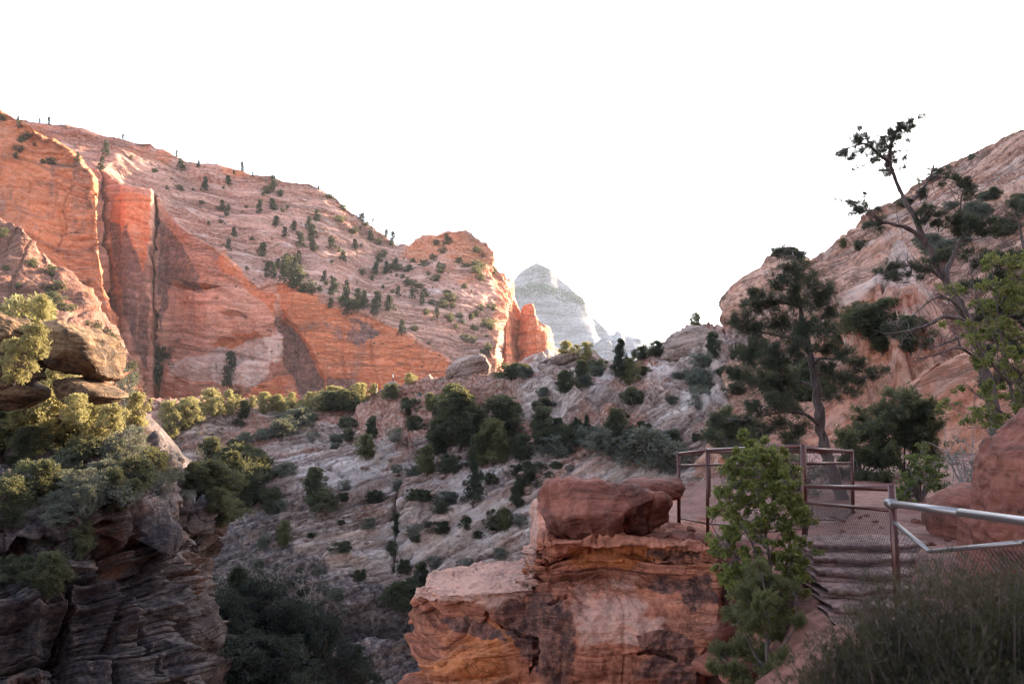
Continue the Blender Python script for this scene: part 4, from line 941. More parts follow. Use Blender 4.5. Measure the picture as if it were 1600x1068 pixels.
def tube_arrays(paths, sides=5):
    """paths: list of (pts Nx3, radii N) -> verts, quads"""
    Vs, Fs, off = [], [], 0
    for pts, rad in paths:
        pts = np.asarray(pts, float); rad = np.asarray(rad, float); n = len(pts)
        t = np.gradient(pts, axis=0); t /= np.maximum(np.linalg.norm(t, axis=1, keepdims=True), 1e-9)
        ref = np.array([.31, .17, .93]) if abs(t[:, 2].mean()) < .8 else np.array([1., .1, 0])
        a = np.cross(t, ref); a /= np.maximum(np.linalg.norm(a, axis=1, keepdims=True), 1e-9); b = np.cross(t, a)
        th = np.linspace(0, 2 * np.pi, sides, endpoint=False)
        ring = pts[:, None] + rad[:, None, None] * (np.cos(th)[None, :, None] * a[:, None] + np.sin(th)[None, :, None] * b[:, None])
        Vs.append(ring.reshape(-1, 3)); Fs.append(grid_faces(n, sides, True) + off); off += n * sides
    return np.concatenate(Vs), np.concatenate(Fs)
def tuft_arrays(P, Dr, size, n, wid, rng, spread=.9, tone=None):
    """n narrow triangular blades leaving each point P in a cone around Dr"""
    P = np.asarray(P, float); N = len(P)
    d = Dr[:, None, :] + spread * rng.normal(size=(N, n, 3)); d /= np.linalg.norm(d, axis=-1, keepdims=True)
    L = (size * rng.uniform(.6, 1.25, (N, n)))[..., None] if np.isscalar(size) else (size[:, None] * rng.uniform(.6, 1.25, (N, n)))[..., None]
    s = np.cross(d, rng.normal(size=(N, n, 3))); s /= np.linalg.norm(s, axis=-1, keepdims=True)
    base = P[:, None] + d * L * .08
    Wd = wid * (L / (size if np.isscalar(size) else size[:, None, None]))
    v = np.stack([base - s * Wd * .35, base + d * L * .6 - s * Wd * .0 + s * Wd * .5, base + d * L, base + d * L * .45 - s * Wd * .5], 2)
    V = v.reshape(-1, 3); f = np.arange(len(V)).reshape(-1, 4)
    if tone is None: tone = rng.uniform(0, 1, N)
    tn = np.repeat(np.clip(tone[:, None] + rng.uniform(-.2, .2, (N, n)), 0, 1).ravel(), 4)
    return V, f, tn
def mk(name, V, f, mat, tone=None, smooth=False):
    o = link_mesh(name, V, f, mat, smooth=smooth, attrs={'tone': tone} if tone is not None else None)
    d = o.data; bpy.data.objects.remove(o); return d

def curved(a, b, rng, n=5, wob=.08):
    a = np.asarray(a, float); b = np.asarray(b, float); t = np.linspace(0, 1, n)[:, None]
    L = np.linalg.norm(b - a); p = a * (1 - t) + b * t
    p[1:-1] += rng.normal(size=(n - 2, 3)) * wob * L
    return p
# crown of separate leaf masses carried by limbs. env(t)->radius for height fraction t
def make_tree(seed, H, rad, nb, nt, blade, n, wid, leaf, bark, clear=.15, env=None, lean=(0, 0), blob=.28, trunk_r=.05, sparse=0., dead=0, multi=1):
    rng = np.random.RandomState(seed)
    env = env or (lambda t: np.sqrt(np.clip(1 - (2 * t - .9) ** 2 / 1.3, .05, 1)))
    top = np.array([lean[0] * H, lean[1] * H, H * .93])
    paths = []; stems = []
    for m in range(multi):
        an = rng.uniform(0, 6.28); sp_ = 0 if multi == 1 else .35 * rad
        tip = top * rng.uniform(.75, 1) + np.array([math.cos(an), math.sin(an), 0]) * sp_
        tr = curved((0, 0, -.15 * min(1, H)), tip, rng, 8, .03); stems.append(tr)
        paths.append((tr, np.linspace(trunk_r, trunk_r * .2, 8)))
    P, Dr, T, S = [], [], [], []
    for k in range(nb):
        t = clear + (1 - clear) * (k + rng.uniform(0, 1)) / nb
        an = k * 2.4 + rng.uniform(-.5, .5); r = rad * env((t - clear) / (1 - clear)) * rng.uniform(.25, 1.) * (1 + .35 * math.sin(an + seed) + .2 * math.sin(2 * an + 1.7 * seed))
        tr = stems[k % multi]; tt = max(0, min(1, t - .06 - .1 * r / H)) * 7; i0 = min(6, int(tt)); stem = tr[i0] * (1 - tt + i0) + tr[i0 + 1] * (tt - i0)
        c = np.array([stem[0] + math.cos(an) * r, stem[1] + math.sin(an) * r, t * H])
        lp = curved(stem, c, rng, 5, .07); paths.append((lp, np.linspace(trunk_r * .38, trunk_r * .08, 5)))
        br = blob * rad * rng.uniform(.35, 1.25) * (1 - .35 * t)
        m = max(3, int(nt / nb * rng.uniform(.5, 1.5)))
        q = rng.normal(size=(m, 3)); q /= np.linalg.norm(q, axis=1, keepdims=True); rr_ = rng.uniform(.2, 1., (m, 1)) ** .6 * np.where(rng.uniform(size=(m, 1)) < .12, 1.6, 1.)
        pts = c + q * rr_ * br * [1.15, 1.15, .75]
        P.append(pts); dd = q + [0, 0, .35]; Dr.append(dd / np.linalg.norm(dd, axis=1, keepdims=True))
        T.append(np.clip(rng.uniform(.1, .7) + .25 * q[:, 2] * 0 + rng.uniform(-.15, .15, m), 0, 1))
    for k in range(dead):
        an = rng.uniform(0, 6.28); t = rng.uniform(.1, .6); st = top * t; paths.append((curved(st, st + np.array([math.cos(an), math.sin(an), .3]) * rad * .9, rng, 6, .09), np.linspace(trunk_r * .25, trunk_r * .04, 6)))
    P = np.concatenate(P); Dr = np.concatenate(Dr); T = np.concatenate(T)
    V, f, tn = tuft_arrays(P, Dr, blade, n, wid, rng, .8, T)
    cm = mk('crown', V, f, leaf, tn)
    V, f = tube_arrays(paths, 5); tm = mk('trunk', V, f, bark, smooth=True)
    return (cm, tm, H)
def cone_env(t): return np.clip(1.05 - t, .08, 1)
PR = {}
def build_protos():
    mf = M
    for s in range(4):   # round junipers, seen at 40-140 m
        PR['juniper%d' % s] = make_tree(300 + s, 4., 1.35, 74, 2600, .19, 7, .06, mf['leaf_dark'], mf['bark_far'], .12, trunk_r=.12, blob=.36)
        PR['olive%d' % s] = make_tree(310 + s, 3.5, 1.3, 66, 2200, .19, 7, .06, mf['leaf_olive'], mf['bark_far'], .1, trunk_r=.1, blob=.36)
        PR['gold%d' % s] = make_tree(400 + s, 3.5, 1.35, 60, 1900, .2, 7, .055, mf['leaf_sunlit'], mf['bark_far'], .08, trunk_r=.08, blob=.3, dead=4)
        PR['shrub%d' % s] = make_tree(320 + s, 1.5, 1.0, 46, 1300, .15, 7, .045, mf['leaf_dark'] if s < 2 else mf['leaf_grey'], mf['bark_far'], .05, trunk_r=.05, blob=.34, multi=3)
        PR['pinyon%d' % s] = make_tree(330 + s, 6., 1.6, 74, 2200, .22, 8, .05, mf['leaf_pine'], mf['bark_far'], .16, env=cone_env, trunk_r=.16, blob=.27)
    for s in range(3):
        PR['gorge%d' % s] = make_tree(390 + s, 11., 3.6, 120, 5200, .34, 8, .07, mf['leaf_gorge'], mf['bark_far'], .1, trunk_r=.2, blob=.24, dead=8)
    PR['gorgesnag0'] = make_tree(395, 12., 3., 26, 500, .35, 8, .07, mf['leaf_gorge'], mf['dead'], .35, trunk_r=.2, blob=.22, dead=26)
    for s in range(2):
        PR['cone%d' % s] = make_tree(340 + s, 3.4, .95, 50, 1600, .2, 7, .07, mf['leaf_dark'], mf['bark_far'], .03, env=lambda t: np.clip(1.1 - t, .1, 1) ** .6, trunk_r=.1, blob=.4)
        PR['grey%d' % s] = make_tree(350 + s, 2.2, 1.2, 34, 520, .22, 6, .045, mf['leaf_grey'], mf['dead'], .08, trunk_r=.06, blob=.32, multi=4, dead=6)
        PR['snag%d' % s] = make_tree(360 + s, 5.5, 1.5, 14, 160, .3, 7, .08, mf['leaf_pine'], mf['bark_far'], .4, trunk_r=.13, blob=.3, dead=10)
    for s in range(4):   # very light ones for the far mountains
        PR['far%d' % s] = make_tree(370 + s, 3., 1.35, 16, 130, .6, 5, .22, mf['leaf_dark'], mf['bark_far'], .05, trunk_r=.1, blob=.34)
        PR['farpine%d' % s] = make_tree(380 + s, 7., 1.7, 18, 170, .8, 5, .28, mf['leaf_pine'], mf['bark_far'], .12, env=cone_env, trunk_r=.16, blob=.3)
build_protos()
NAMES = {'gold': 'juniper_tree', 'gorge': 'juniper_tree', 'gorgesnag': 'dead_tree', 'juniper': 'juniper_tree', 'olive': 'juniper_tree', 'shrub': 'shrub', 'pinyon': 'pine_tree', 'cone': 'juniper_tree', 'grey': 'brush', 'snag': 'pine_tree', 'far': 'shrub', 'farpine': 'pine_tree'}
CATS = {'gold': 'tree', 'gorge': 'tree', 'gorgesnag': 'tree', 'juniper': 'tree', 'olive': 'tree', 'shrub': 'shrub', 'pinyon': 'tree', 'cone': 'tree', 'grey': 'shrub', 'snag': 'tree', 'far': 'shrub', 'farpine': 'tree'}
def plant(kind, loc, h, label, group=None, rz=None, wide=1., parts=True, rnd=random.Random(11)):
    base = kind.rstrip('0123456789'); cm, tm, H = PR[kind]; s = h / H
    rz = rnd.uniform(0, 6.28) if rz is None else rz
    nm = NAMES[base]
    if parts:
        e = empty(nm, loc, rz); e.scale = (s * wide, s * wide, s)
        for n, d in (('crown', cm), ('trunk', tm)):
            c = bpy.data.objects.new(n, d); COL.objects.link(c); c.parent = e
    else:
        e = bpy.data.objects.new(nm, cm); COL.objects.link(e); e.location = loc; e.rotation_euler = (0, 0, rz); e.scale = (s * wide, s * wide, s)
    tag(e, label, CATS[base], group)
    return e
def place(kind, u, v, hpx, label, ter, group=None, wide=1., sink=.03, parts=True):
    """stand a plant where the photo shows its foot at (u,v); hpx is its height in photo pixels"""
    h = hit(u, v, ter)
    if h is None: print('MISS', kind, u, v, label); return None
    loc, nor = h; D = loc.y * cp + loc.z * sp; H = hpx * D / F
    return plant(kind, loc - Vector((0, 0, sink * H)), H, label, group, None, wide, parts)

# ---- hand placed plants on the hillside across the gorge: (kind, u, v, height px, label, width)
HS = ['canyon', 'left', 'left2']
L_ = [
 ('pinyon0', 741, 790, 70, 'lone dark pine standing mid slope on the pale slickrock below the bushes', 1.1),
 ('cone0', 581, 682, 32, 'small cone shaped juniper just left of the red ledge rocks', 1.1),
 ('olive1', 572, 715, 36, 'spindly juniper with a bare stem below the small cone shaped juniper', 1.2),
 ('cone1', 1004, 692, 34, 'neat egg shaped juniper below the contorted rocks', 1.1),
 ('juniper0', 962, 700, 62, 'pointed dark juniper left of the egg shaped juniper', .95),
 ('pinyon1', 968, 595, 66, 'dark pine on the skyline right of the capped pedestal', 1.0),
 ('olive0', 984, 600, 40, 'thinner pine crown touching the skyline pine on its right', 1.0),
 ('juniper1', 848, 705, 70, 'tall dark juniper directly below the pedestal rock', 1.0),
 ('pinyon2', 900, 700, 48, 'narrow juniper right of the tall one below the pedestal', .8),
 ('pinyon3', 916, 698, 50, 'slender juniper midway between the tall dark and pointed ones', .8),
 ('juniper2', 716, 700, 92, 'largest dark juniper of the thicket below the domed rock', 1.1),
 ('juniper3', 786, 690, 72, 'broad dark juniper at the right end of the thicket', 1.25),
 ('olive2', 772, 725, 70, 'olive green juniper at the front of the thicket', .9),
 ('juniper1', 682, 712, 56, 'rounded juniper at the left end of the thicket', 1.1),
 ('juniper0', 745, 728, 50, 'low dark juniper at the lower edge of the thicket', 1.1),
 ('juniper3', 812, 722, 44, 'squat dark juniper at the lower right of the thicket', 1.2),
 ('olive3', 667, 740, 44, 'small olive juniper at the lower left of the thicket', 1.0),
 ('shrub1', 700, 738, 26, 'low green shrub along the bottom of the thicket', 1.2),
 ('shrub0', 830, 748, 26, 'round green shrub on pale rock right of the lone slope pine', 1.2),
 ('shrub1', 816, 760, 16, 'small shrub just below the round green shrub', 1.2),
 ('shrub0', 808, 742, 16, 'tiny shrub just left of the round green shrub', 1.2),
 ('juniper2', 808, 792, 36, 'pair left member of two dark bushes low on the slickrock', 1.0),
 ('shrub1', 778, 826, 28, 'dark bush in the rubble hollow left of the perched boulder', 1.0),
 ('olive1', 788, 828, 34, 'taller olive bush in the rubble hollow left of the perched boulder', .9),
 ('shrub0', 690, 832, 18, 'round dark bush alone on the lower slickrock', 1.3),
 ('shrub1', 730, 826, 18, 'small upright bush right of the round dark one on the lower slickrock', .8),
 ('shrub0', 651, 846, 12, 'tiny round bush on the lower slickrock near the long crack', 1.2),
 ('shrub1', 665, 782, 16, 'small round bush above the long crack', 1.2),
 ('shrub2', 700, 788, 20, 'grey green bush left of the foot of the lone slope pine', 1.6),
 ('juniper0', 618, 836, 34, 'dark bush growing in the long vertical crack', .8),
 ('shrub0', 612, 866, 20, 'lower dark bush in the same long crack', .8),
 ('juniper1', 490, 782, 52, 'dark juniper leaning over the gorge slope left of the crack', 1.1),
 ('shrub0', 500, 796, 30, 'dense dark shrub under the leaning juniper on the gorge slope', 1.3),
 ('shrub1', 786, 702, 20, 'low shrub in front of the broad dark juniper', 1.3),
 ('juniper2', 360, 778, 72, 'big dark juniper at the head of the gorge', 1.0),
 ('juniper3', 330, 745, 62, 'dark juniper uphill of the big one at the gorge head', .9),
 ('juniper0', 385, 796, 56, 'wide dark juniper at the right of the gorge head clump', 1.3),
 ('shrub0', 402, 738, 26, 'brownish shrub beside the gorge head clump', 1.4),
 ('shrub1', 352, 812, 32, 'low dark shrub under the gorge head clump', 1.3),
 ('olive0', 444, 852, 38, 'small olive tree on the slope above the gorge trees', .8),
 ('juniper1', 660, 922, 44, 'dark bush on the gorge rim beside the outcrop tip', .8),
 ('shrub1', 636, 950, 40, 'dark shrubbery clump lower beside the outcrop tip', 1.2),
 ('shrub2', 1018, 728, 56, 'wide grey green bush mass left of the first fence post', 1.3),
 ('grey0', 1046, 738, 48, 'grey bare brush next to the first fence post', 1.2),
 ('shrub3', 944, 706, 34, 'grey green bush beneath the pointed dark juniper', 1.3),
 ('shrub1', 1000, 712, 26, 'green bush behind the wide grey green bush mass', 1.3),
 ('grey1', 872, 706, 34, 'greyish brush under the slender junipers', 1.3),
 ('shrub0', 986, 630, 24, 'small shrub in a hollow of the contorted rocks', 1.2),
 ('juniper3', 882, 616, 38, 'bush growing against the right side of the capped pedestal', 1.3),
 ('juniper1', 908, 598, 36, 'skyline bush behind the capped pedestal', 1.1),
 ('shrub1', 930, 585, 22, 'low skyline shrub left of the skyline pine', 1.4),
 ('juniper2', 1024, 558, 26, 'skyline juniper at the left foot of the layered knoll', 1.5),
 ('shrub0', 1004, 560, 18, 'low skyline shrub left of the layered knoll', 1.4),
 ('olive1', 1088, 512, 24, 'windblown little tree on top of the layered knoll', 1.0),
 ('juniper3', 1112, 560, 42, 'bush on the right shoulder of the layered knoll', .8),
 ('shrub3', 1095, 612, 34, 'pale green feathery bush right of the contorted rocks', 1.1),
 ('grey0', 1092, 640, 36, 'pale leafless bush below the feathery pale green one', 1.0),
 ('shrub0', 638, 646, 24, 'green shrub left of the rocks below the hikers', 1.0),
 ('shrub1', 645, 672, 22, 'blue green shrub below the three hikers', 1.0),
 ('olive2', 672, 640, 26, 'yellow green bush right of the seated hiker', 1.0),
 ('shrub0', 612, 622, 22, 'green bush at the foot of the pillar with the hiker', .9),
 ('shrub1', 545, 640, 30, 'broad dark bush at the left of the hikers skyline', 1.5),
 ('shrub0', 515, 640, 28, 'dark bush on the rim left of the red ledge rocks', 1.4),
 ('gold3', 640, 600, 18, 'sunlit little tree on the skyline right of the hikers', 1.4),
 ('shrub0', 800, 592, 24, 'dark shrub leaning on the domed rock from the right', 1.3),
 ('shrub1', 820, 585, 16, 'smaller dark shrub between the domed rock and the pedestal', 1.3),
 ('juniper0', 546, 690, 22, 'small green bush left of the spindly juniper', 1.3),
 ('grey1', 620, 690, 22, 'grey brush right of the small cone shaped juniper', 1.3),
 ('shrub2', 462, 668, 30, 'twin brushy bush upon the red soil left of centre', 1.4),
 ('shrub3', 440, 682, 26, 'grey brown bush upon the red soil above the slabs', 1.2),
]
for k, u, v, h, lab, wd in L_: place(k, u, v, h, lab, HS, None, wd)
# sunlit rim along the gorge head
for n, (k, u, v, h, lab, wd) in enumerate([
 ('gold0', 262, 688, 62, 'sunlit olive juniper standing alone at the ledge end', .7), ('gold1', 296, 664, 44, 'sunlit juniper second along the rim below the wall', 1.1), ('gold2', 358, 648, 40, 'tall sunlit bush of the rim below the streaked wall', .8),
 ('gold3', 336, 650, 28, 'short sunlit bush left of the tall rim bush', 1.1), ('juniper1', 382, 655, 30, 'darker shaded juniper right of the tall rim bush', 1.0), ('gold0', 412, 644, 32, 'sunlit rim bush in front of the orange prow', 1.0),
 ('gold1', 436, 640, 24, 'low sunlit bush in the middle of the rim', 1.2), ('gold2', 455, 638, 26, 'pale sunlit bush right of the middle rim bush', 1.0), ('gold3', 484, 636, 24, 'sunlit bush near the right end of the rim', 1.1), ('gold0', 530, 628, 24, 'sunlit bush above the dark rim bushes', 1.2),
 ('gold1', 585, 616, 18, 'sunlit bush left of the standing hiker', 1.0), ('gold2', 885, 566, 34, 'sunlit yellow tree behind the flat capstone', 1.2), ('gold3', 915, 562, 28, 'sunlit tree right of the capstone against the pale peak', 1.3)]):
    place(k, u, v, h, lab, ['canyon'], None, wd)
# left ledge, sunlit
LL = ['left']
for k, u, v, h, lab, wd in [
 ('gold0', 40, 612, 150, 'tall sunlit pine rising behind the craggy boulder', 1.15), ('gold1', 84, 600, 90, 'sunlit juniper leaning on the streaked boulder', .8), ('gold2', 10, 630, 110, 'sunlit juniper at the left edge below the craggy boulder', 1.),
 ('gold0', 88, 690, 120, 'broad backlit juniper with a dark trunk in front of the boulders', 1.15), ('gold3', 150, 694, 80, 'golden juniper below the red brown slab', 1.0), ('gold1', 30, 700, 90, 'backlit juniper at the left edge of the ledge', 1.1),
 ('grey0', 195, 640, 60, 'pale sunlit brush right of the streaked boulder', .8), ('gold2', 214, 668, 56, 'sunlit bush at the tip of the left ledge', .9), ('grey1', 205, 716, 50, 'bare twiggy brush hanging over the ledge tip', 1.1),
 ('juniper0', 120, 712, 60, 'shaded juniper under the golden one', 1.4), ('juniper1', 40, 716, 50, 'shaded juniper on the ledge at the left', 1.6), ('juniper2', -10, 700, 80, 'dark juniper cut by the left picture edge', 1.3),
 ('juniper3', 176, 806, 74, 'dark juniper standing on the cliff rim before the tilted slabs', .8), ('shrub0', 60, 775, 54, 'green bush on the soil left of the tilted slabs', 1.3), ('juniper0', 14, 826, 80, 'dark bush on the soil at the left edge', 1.2),
 ('shrub2', 130, 800, 40, 'yellowish bush between the slab and the cliff rim', .9), ('shrub3', 92, 806, 18, 'pale blue green low plant on the cliff rim', 1.5), ('shrub0', 106, 742, 40, 'green bush above the upright slab', 1.1),
 ('shrub1', 216, 760, 44, 'green bush sloping down the gap by the cliff end', 1.2), ('shrub0', 232, 736, 36, 'gold bush above the gap by the cliff end', 1.2), ('juniper1', 72, 935, 72, 'green bush clinging to the dark cliff face', 1.3),
 ('juniper2', 126, 872, 62, 'dark bush in the groove between two buttresses of the dark cliff', 1.0), ('shrub1', 30, 905, 36, 'low shrub on a ledge of the dark cliff', 1.3), ('shrub0', 76, 850, 28, 'small bush in the notch of the dark cliff', 1.1)]:
    place(k, u, v, h, lab, LL, None, wd)
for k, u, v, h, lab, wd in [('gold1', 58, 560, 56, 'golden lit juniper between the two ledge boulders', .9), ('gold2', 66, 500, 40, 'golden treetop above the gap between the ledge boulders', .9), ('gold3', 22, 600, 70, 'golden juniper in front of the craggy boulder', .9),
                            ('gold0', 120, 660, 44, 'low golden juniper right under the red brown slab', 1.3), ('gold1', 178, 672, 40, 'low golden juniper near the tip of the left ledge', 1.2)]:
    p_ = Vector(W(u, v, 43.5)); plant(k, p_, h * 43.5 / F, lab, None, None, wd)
# dark trees on the gorge floor
for k, u, D, vtop, h, lab, wd in [
 ('gorge0', 300, 74, 905, 11, 'leftmost dark tree rising from the gorge floor', 1.0), ('gorge1', 350, 72, 935, 10, 'dark gorge tree second from the cliff', 1.1), ('gorge2', 400, 76, 915, 12, 'bushy dark gorge tree in the middle', 1.1),
 ('gorge0', 450, 74, 945, 10, 'dark gorge tree right of the middle', 1.1), ('gorgesnag0', 425, 78, 880, 13, 'half bare tree poking above the gorge crowns', 1.0), ('gorgesnag0', 482, 80, 890, 12, 'bare branched pale tree at the right of the gorge', 1.0),
 ('gorge0', 500, 76, 965, 10, 'dark tree under the bare branched pale one', 1.1), ('gorge0', 325, 66, 985, 9, 'low dark crown at the bottom left of the gorge', 1.3), ('gorge2', 375, 64, 1000, 9, 'lowest dark crown at the bottom of the gorge', 1.3),
 ('gorge1', 430, 66, 1000, 9, 'lowest crown at the bottom right of the gorge', 1.3), ('pinyon0', 372, 80, 890, 12, 'thin dark pine at the back of the gorge trees', 1.1), ('gorge2', 270, 70, 1010, 9, 'dark crown half hidden by the cliff foot', 1.1), ('gorge1', 545, 80, 1010, 8, 'dark crown under the overhung gorge wall', 1.3)]:
    p = Vector(W(u, vtop, D)); plant(k, p - Vector((0, 0, h)), h, lab, None, None, wd)
# scattered small plants, placed on the ground by sight line, kept apart
SC = random.Random(42)
def scatter(n, poly, ter, kinds, hr, label, group, fade=None, parts=True, minpx=0, wr=(1, 1.6)):
    P = np.array(poly); k = 0; tries = 0; pts = []
    while k < n and tries < n * 12:
        tries += 1
        u = SC.uniform(P[:, 0].min(), P[:, 0].max()); v = SC.uniform(P[:, 1].min(), P[:, 1].max())
        if polysd(np.array([u]), np.array([v]), poly)[0] < 0: continue
        if noise(np.array([[u / 38., v / 22., 3.1]]), 5)[0] < SC.uniform(-.75, .45): continue
        if any(abs(u - a) < minpx and abs(v - b) < minpx * .6 for a, b in pts): continue
        h = hit(u, v, ter)
        if h is None or h[1].z < .15: continue
        pts.append((u, v)); loc = h[0]; H = SC.uniform(*hr)
        kd = SC.choice(kinds); lab = label[NAMES[kd.rstrip('0123456789')]]
        plant(kd, loc - Vector((0, 0, .06 * H)), H, lab, group, None, SC.uniform(*wr), parts); k += 1
FS = ['far0', 'far1', 'far2', 'far3']; FP = ['farpine0', 'farpine1', 'farpine2', 'farpine3']
scatter(62, [(170, 225), (300, 270), (500, 295), (640, 400), (760, 500), (765, 555), (700, 540), (600, 495), (510, 470), (440, 435), (400, 440), (250, 300), (180, 280)], ['massif'], FS, (1.2, 3.0),
        {'shrub': 'small dark shrub dotting the pale slope of the left mountain'}, 'shrubs on the pale mountain slope', parts=False, minpx=7)
scatter(34, [(270, 255), (500, 290), (640, 400), (700, 480), (640, 510), (560, 480), (460, 430), (380, 420), (300, 330)], ['massif'], FP, (5, 8.5),
        {'pine_tree': 'small pine scattered on the pale slope of the left mountain'}, 'pines on the pale mountain slope', minpx=14)
scatter(26, [(480, 288), (560, 335), (640, 395), (760, 470), (765, 520), (700, 500), (600, 420), (500, 330), (400, 300), (400, 285)], ['massif'], FS, (2.2, 4.),
        {'shrub': 'dense shrub in the bushy belt under the left mountain ridge'}, 'shrubs under the mountain ridge', parts=False, minpx=5, wr=(1.3, 2.4))
scatter(18, [(640, 380), (700, 365), (770, 385), (775, 440), (700, 440), (650, 410)], ['massif'], FS, (2.2, 4.),
        {'shrub': 'dark shrub growing on the red knob of the left mountain'}, 'shrubs on the red knob', parts=False, minpx=5, wr=(1.3, 2.2))
scatter(15, [(690, 500), (775, 470), (775, 560), (700, 555), (610, 510)], ['massif'], FS, (2.0, 3.6),
        {'shrub': 'shrub on the bushy slope beside the sunlit white cliff edge'}, 'shrubs beside the white cliff edge', parts=False, minpx=5, wr=(1.1, 1.8))
scatter(16, [(400, 405), (470, 410), (480, 450), (560, 480), (640, 520), (620, 530), (520, 490), (420, 445)], ['massif'], FP + FS, (4, 7),
        {'pine_tree': 'dark pine along the rim above the orange cliff', 'shrub': 'leafy shrub along the rim above the orange cliff'}, 'plants along the orange cliff rim', minpx=9)
scatter(32, [(0, 345), (60, 400), (150, 475), (220, 600), (200, 620), (110, 500), (0, 470)], ['ramp', 'buttress'], FS, (1.5, 3.6),
        {'shrub': 'dark shrub on the steep bushy ramp at the far left'}, 'shrubs on the left ramp', parts=False, minpx=6, wr=(1.2, 2.2))
scatter(12, [(0, 175), (60, 195), (150, 290), (120, 260), (0, 260)], ['buttress', 'massif'], FS, (1.5, 3.),
        {'shrub': 'pale shrub on top of the orange buttress at the far left'}, 'shrubs on the orange buttress', parts=False, minpx=6)
scatter(56, [(280, 650), (500, 640), (700, 740), (1000, 720), (1040, 780), (840, 780), (780, 900), (600, 960), (420, 940), (360, 820), (290, 700)], ['canyon'], ['shrub0', 'shrub1', 'shrub2', 'shrub3', 'grey0'], (.6, 1.7),
        {'shrub': 'small shrub scattered over the slickrock across the gorge', 'brush': 'grey brush scattered over the slickrock across the gorge'}, 'small plants across the gorge', minpx=9)
scatter(18, [(800, 590), (1130, 560), (1140, 690), (860, 700)], ['canyon'], ['shrub0', 'shrub2', 'shrub3'], (.7, 1.8),
        {'shrub': 'small shrub among the contorted rocks left of the pine'}, 'shrubs among contorted rocks', minpx=9)
scatter(20, [(20, 720), (240, 700), (300, 780), (230, 840), (100, 820), (0, 850)], ['left', 'left2'], ['shrub0', 'shrub1', 'shrub2', 'grey1'], (.5, 1.3),
        {'shrub': 'small shrub on the shaded shelf above the dark cliff', 'brush': 'dry brush on the shaded shelf above the dark cliff'}, 'plants on the shaded shelf', minpx=9)
scatter(18, [(1300, 385), (1600, 215), (1600, 380), (1450, 420), (1330, 450)], ['right'], ['shrub2', 'shrub0', 'shrub3'], (1.2, 2.4),
        {'shrub': 'round grey shrub on the banded slope of the right mountain'}, 'shrubs on the right mountain', minpx=10)
scatter(18, [(1130, 560), (1330, 470), (1440, 560), (1300, 640), (1150, 640)], ['right'], ['shrub0', 'shrub1', 'juniper0'], (1.0, 2.4),
        {'shrub': 'bush on the right hillside behind the big pine', 'juniper_tree': 'juniper on the right hillside behind the big pine'}, 'plants behind the big pine', minpx=10)
scatter(9, [(645, 640), (700, 615), (790, 625), (850, 660), (840, 735), (760, 750), (670, 745), (640, 690)], ['canyon'], ['juniper0', 'juniper1', 'juniper2', 'juniper3', 'olive0', 'olive3'], (2.2, 5.),
        {'juniper_tree': 'juniper filling the dense thicket below the domed rock'}, 'junipers of the thicket', minpx=10)
scatter(14, [(300, 690), (400, 700), (430, 790), (400, 850), (330, 830), (300, 760)], ['canyon', 'left2'], ['juniper0', 'juniper2', 'shrub0', 'shrub1'], (1.6, 4.2),
        {'juniper_tree': 'dark juniper in the clump at the gorge head', 'shrub': 'dark shrub in the clump at the gorge head'}, 'plants of the gorge head clump', minpx=9)
scatter(15, [(250, 640), (330, 633), (500, 628), (600, 604), (604, 616), (500, 645), (330, 655), (250, 670)], ['canyon'], ['gold0', 'gold1', 'gold2', 'gold3'], (1.6, 4.),
        {'juniper_tree': 'small sunlit juniper in the row along the rim below the orange wall'}, 'sunlit junipers along the rim', minpx=5, wr=(.8, 1.5))
scatter(14, [(870, 660), (960, 690), (1060, 690), (1060, 740), (960, 720), (860, 710)], ['canyon'], ['shrub2', 'shrub3', 'juniper1', 'shrub0'], (1.2, 3.),
        {'shrub': 'shrub in the belt below the contorted rocks', 'juniper_tree': 'low juniper in the belt below the contorted rocks'}, 'plants below the contorted rocks', minpx=10)
# skyline trees
def skyline(pts, D, kinds, hpx, lab, group, parts=True):
    for u, v, h in pts:
        hh = None
        for dv in (0, 3, 6, 10, 15, 20, 28):
            hh = hit(u, v + dv, D)
            if hh: break
        if hh is None: print('MISS sky', u, v); continue
        loc = hh[0]; Dd = loc.y; plant(SC.choice(kinds), loc - Vector((0, 0, .3)), h * Dd / F, lab, group, None, 1., parts)
skyline([(28, 186, 9), (76, 193, 14), (62, 192, 8), (192, 212, 10), (276, 246, 12), (310, 262, 12), (378, 268, 16), (395, 276, 9), (425, 282, 9), (498, 290, 8), (365, 272, 8)], ['massif', 'buttress'], FP, 0, 'tiny tree on the high ridge line of the left mountain', 'trees on the left ridge line')
skyline([(581, 366, 28)], ['massif'], ['snag0'], 0, 'tall thin tree on the ridge at the left of the red knob', None)
skyline([(613, 385, 24)], ['massif'], ['farpine2'], 0, 'pale spreading tree in the saddle left of the red knob', None)
skyline([(1318, 386, 16)], ['right'], ['olive1'], 0, 'small bush like tree on the right skyline beside the pine top', None)
skyline([(1519, 248, 10), (1482, 262, 7)], ['right'], ['shrub2'], 0, 'tiny shrub on the ridge of the right mountain', 'shrubs on the right ridge')
for u, v, h, lab in [(165, 245, 26, 'sunlit pine on the slope behind the orange buttress'), (158, 268, 24, 'sunlit pine just below the first behind the orange buttress'), (121, 256, 18, 'pale sunlit tree at the buttress corner')]:
    place('farpine%d' % (int(u) % 4), u, v, h, lab, ['massif', 'buttress'])
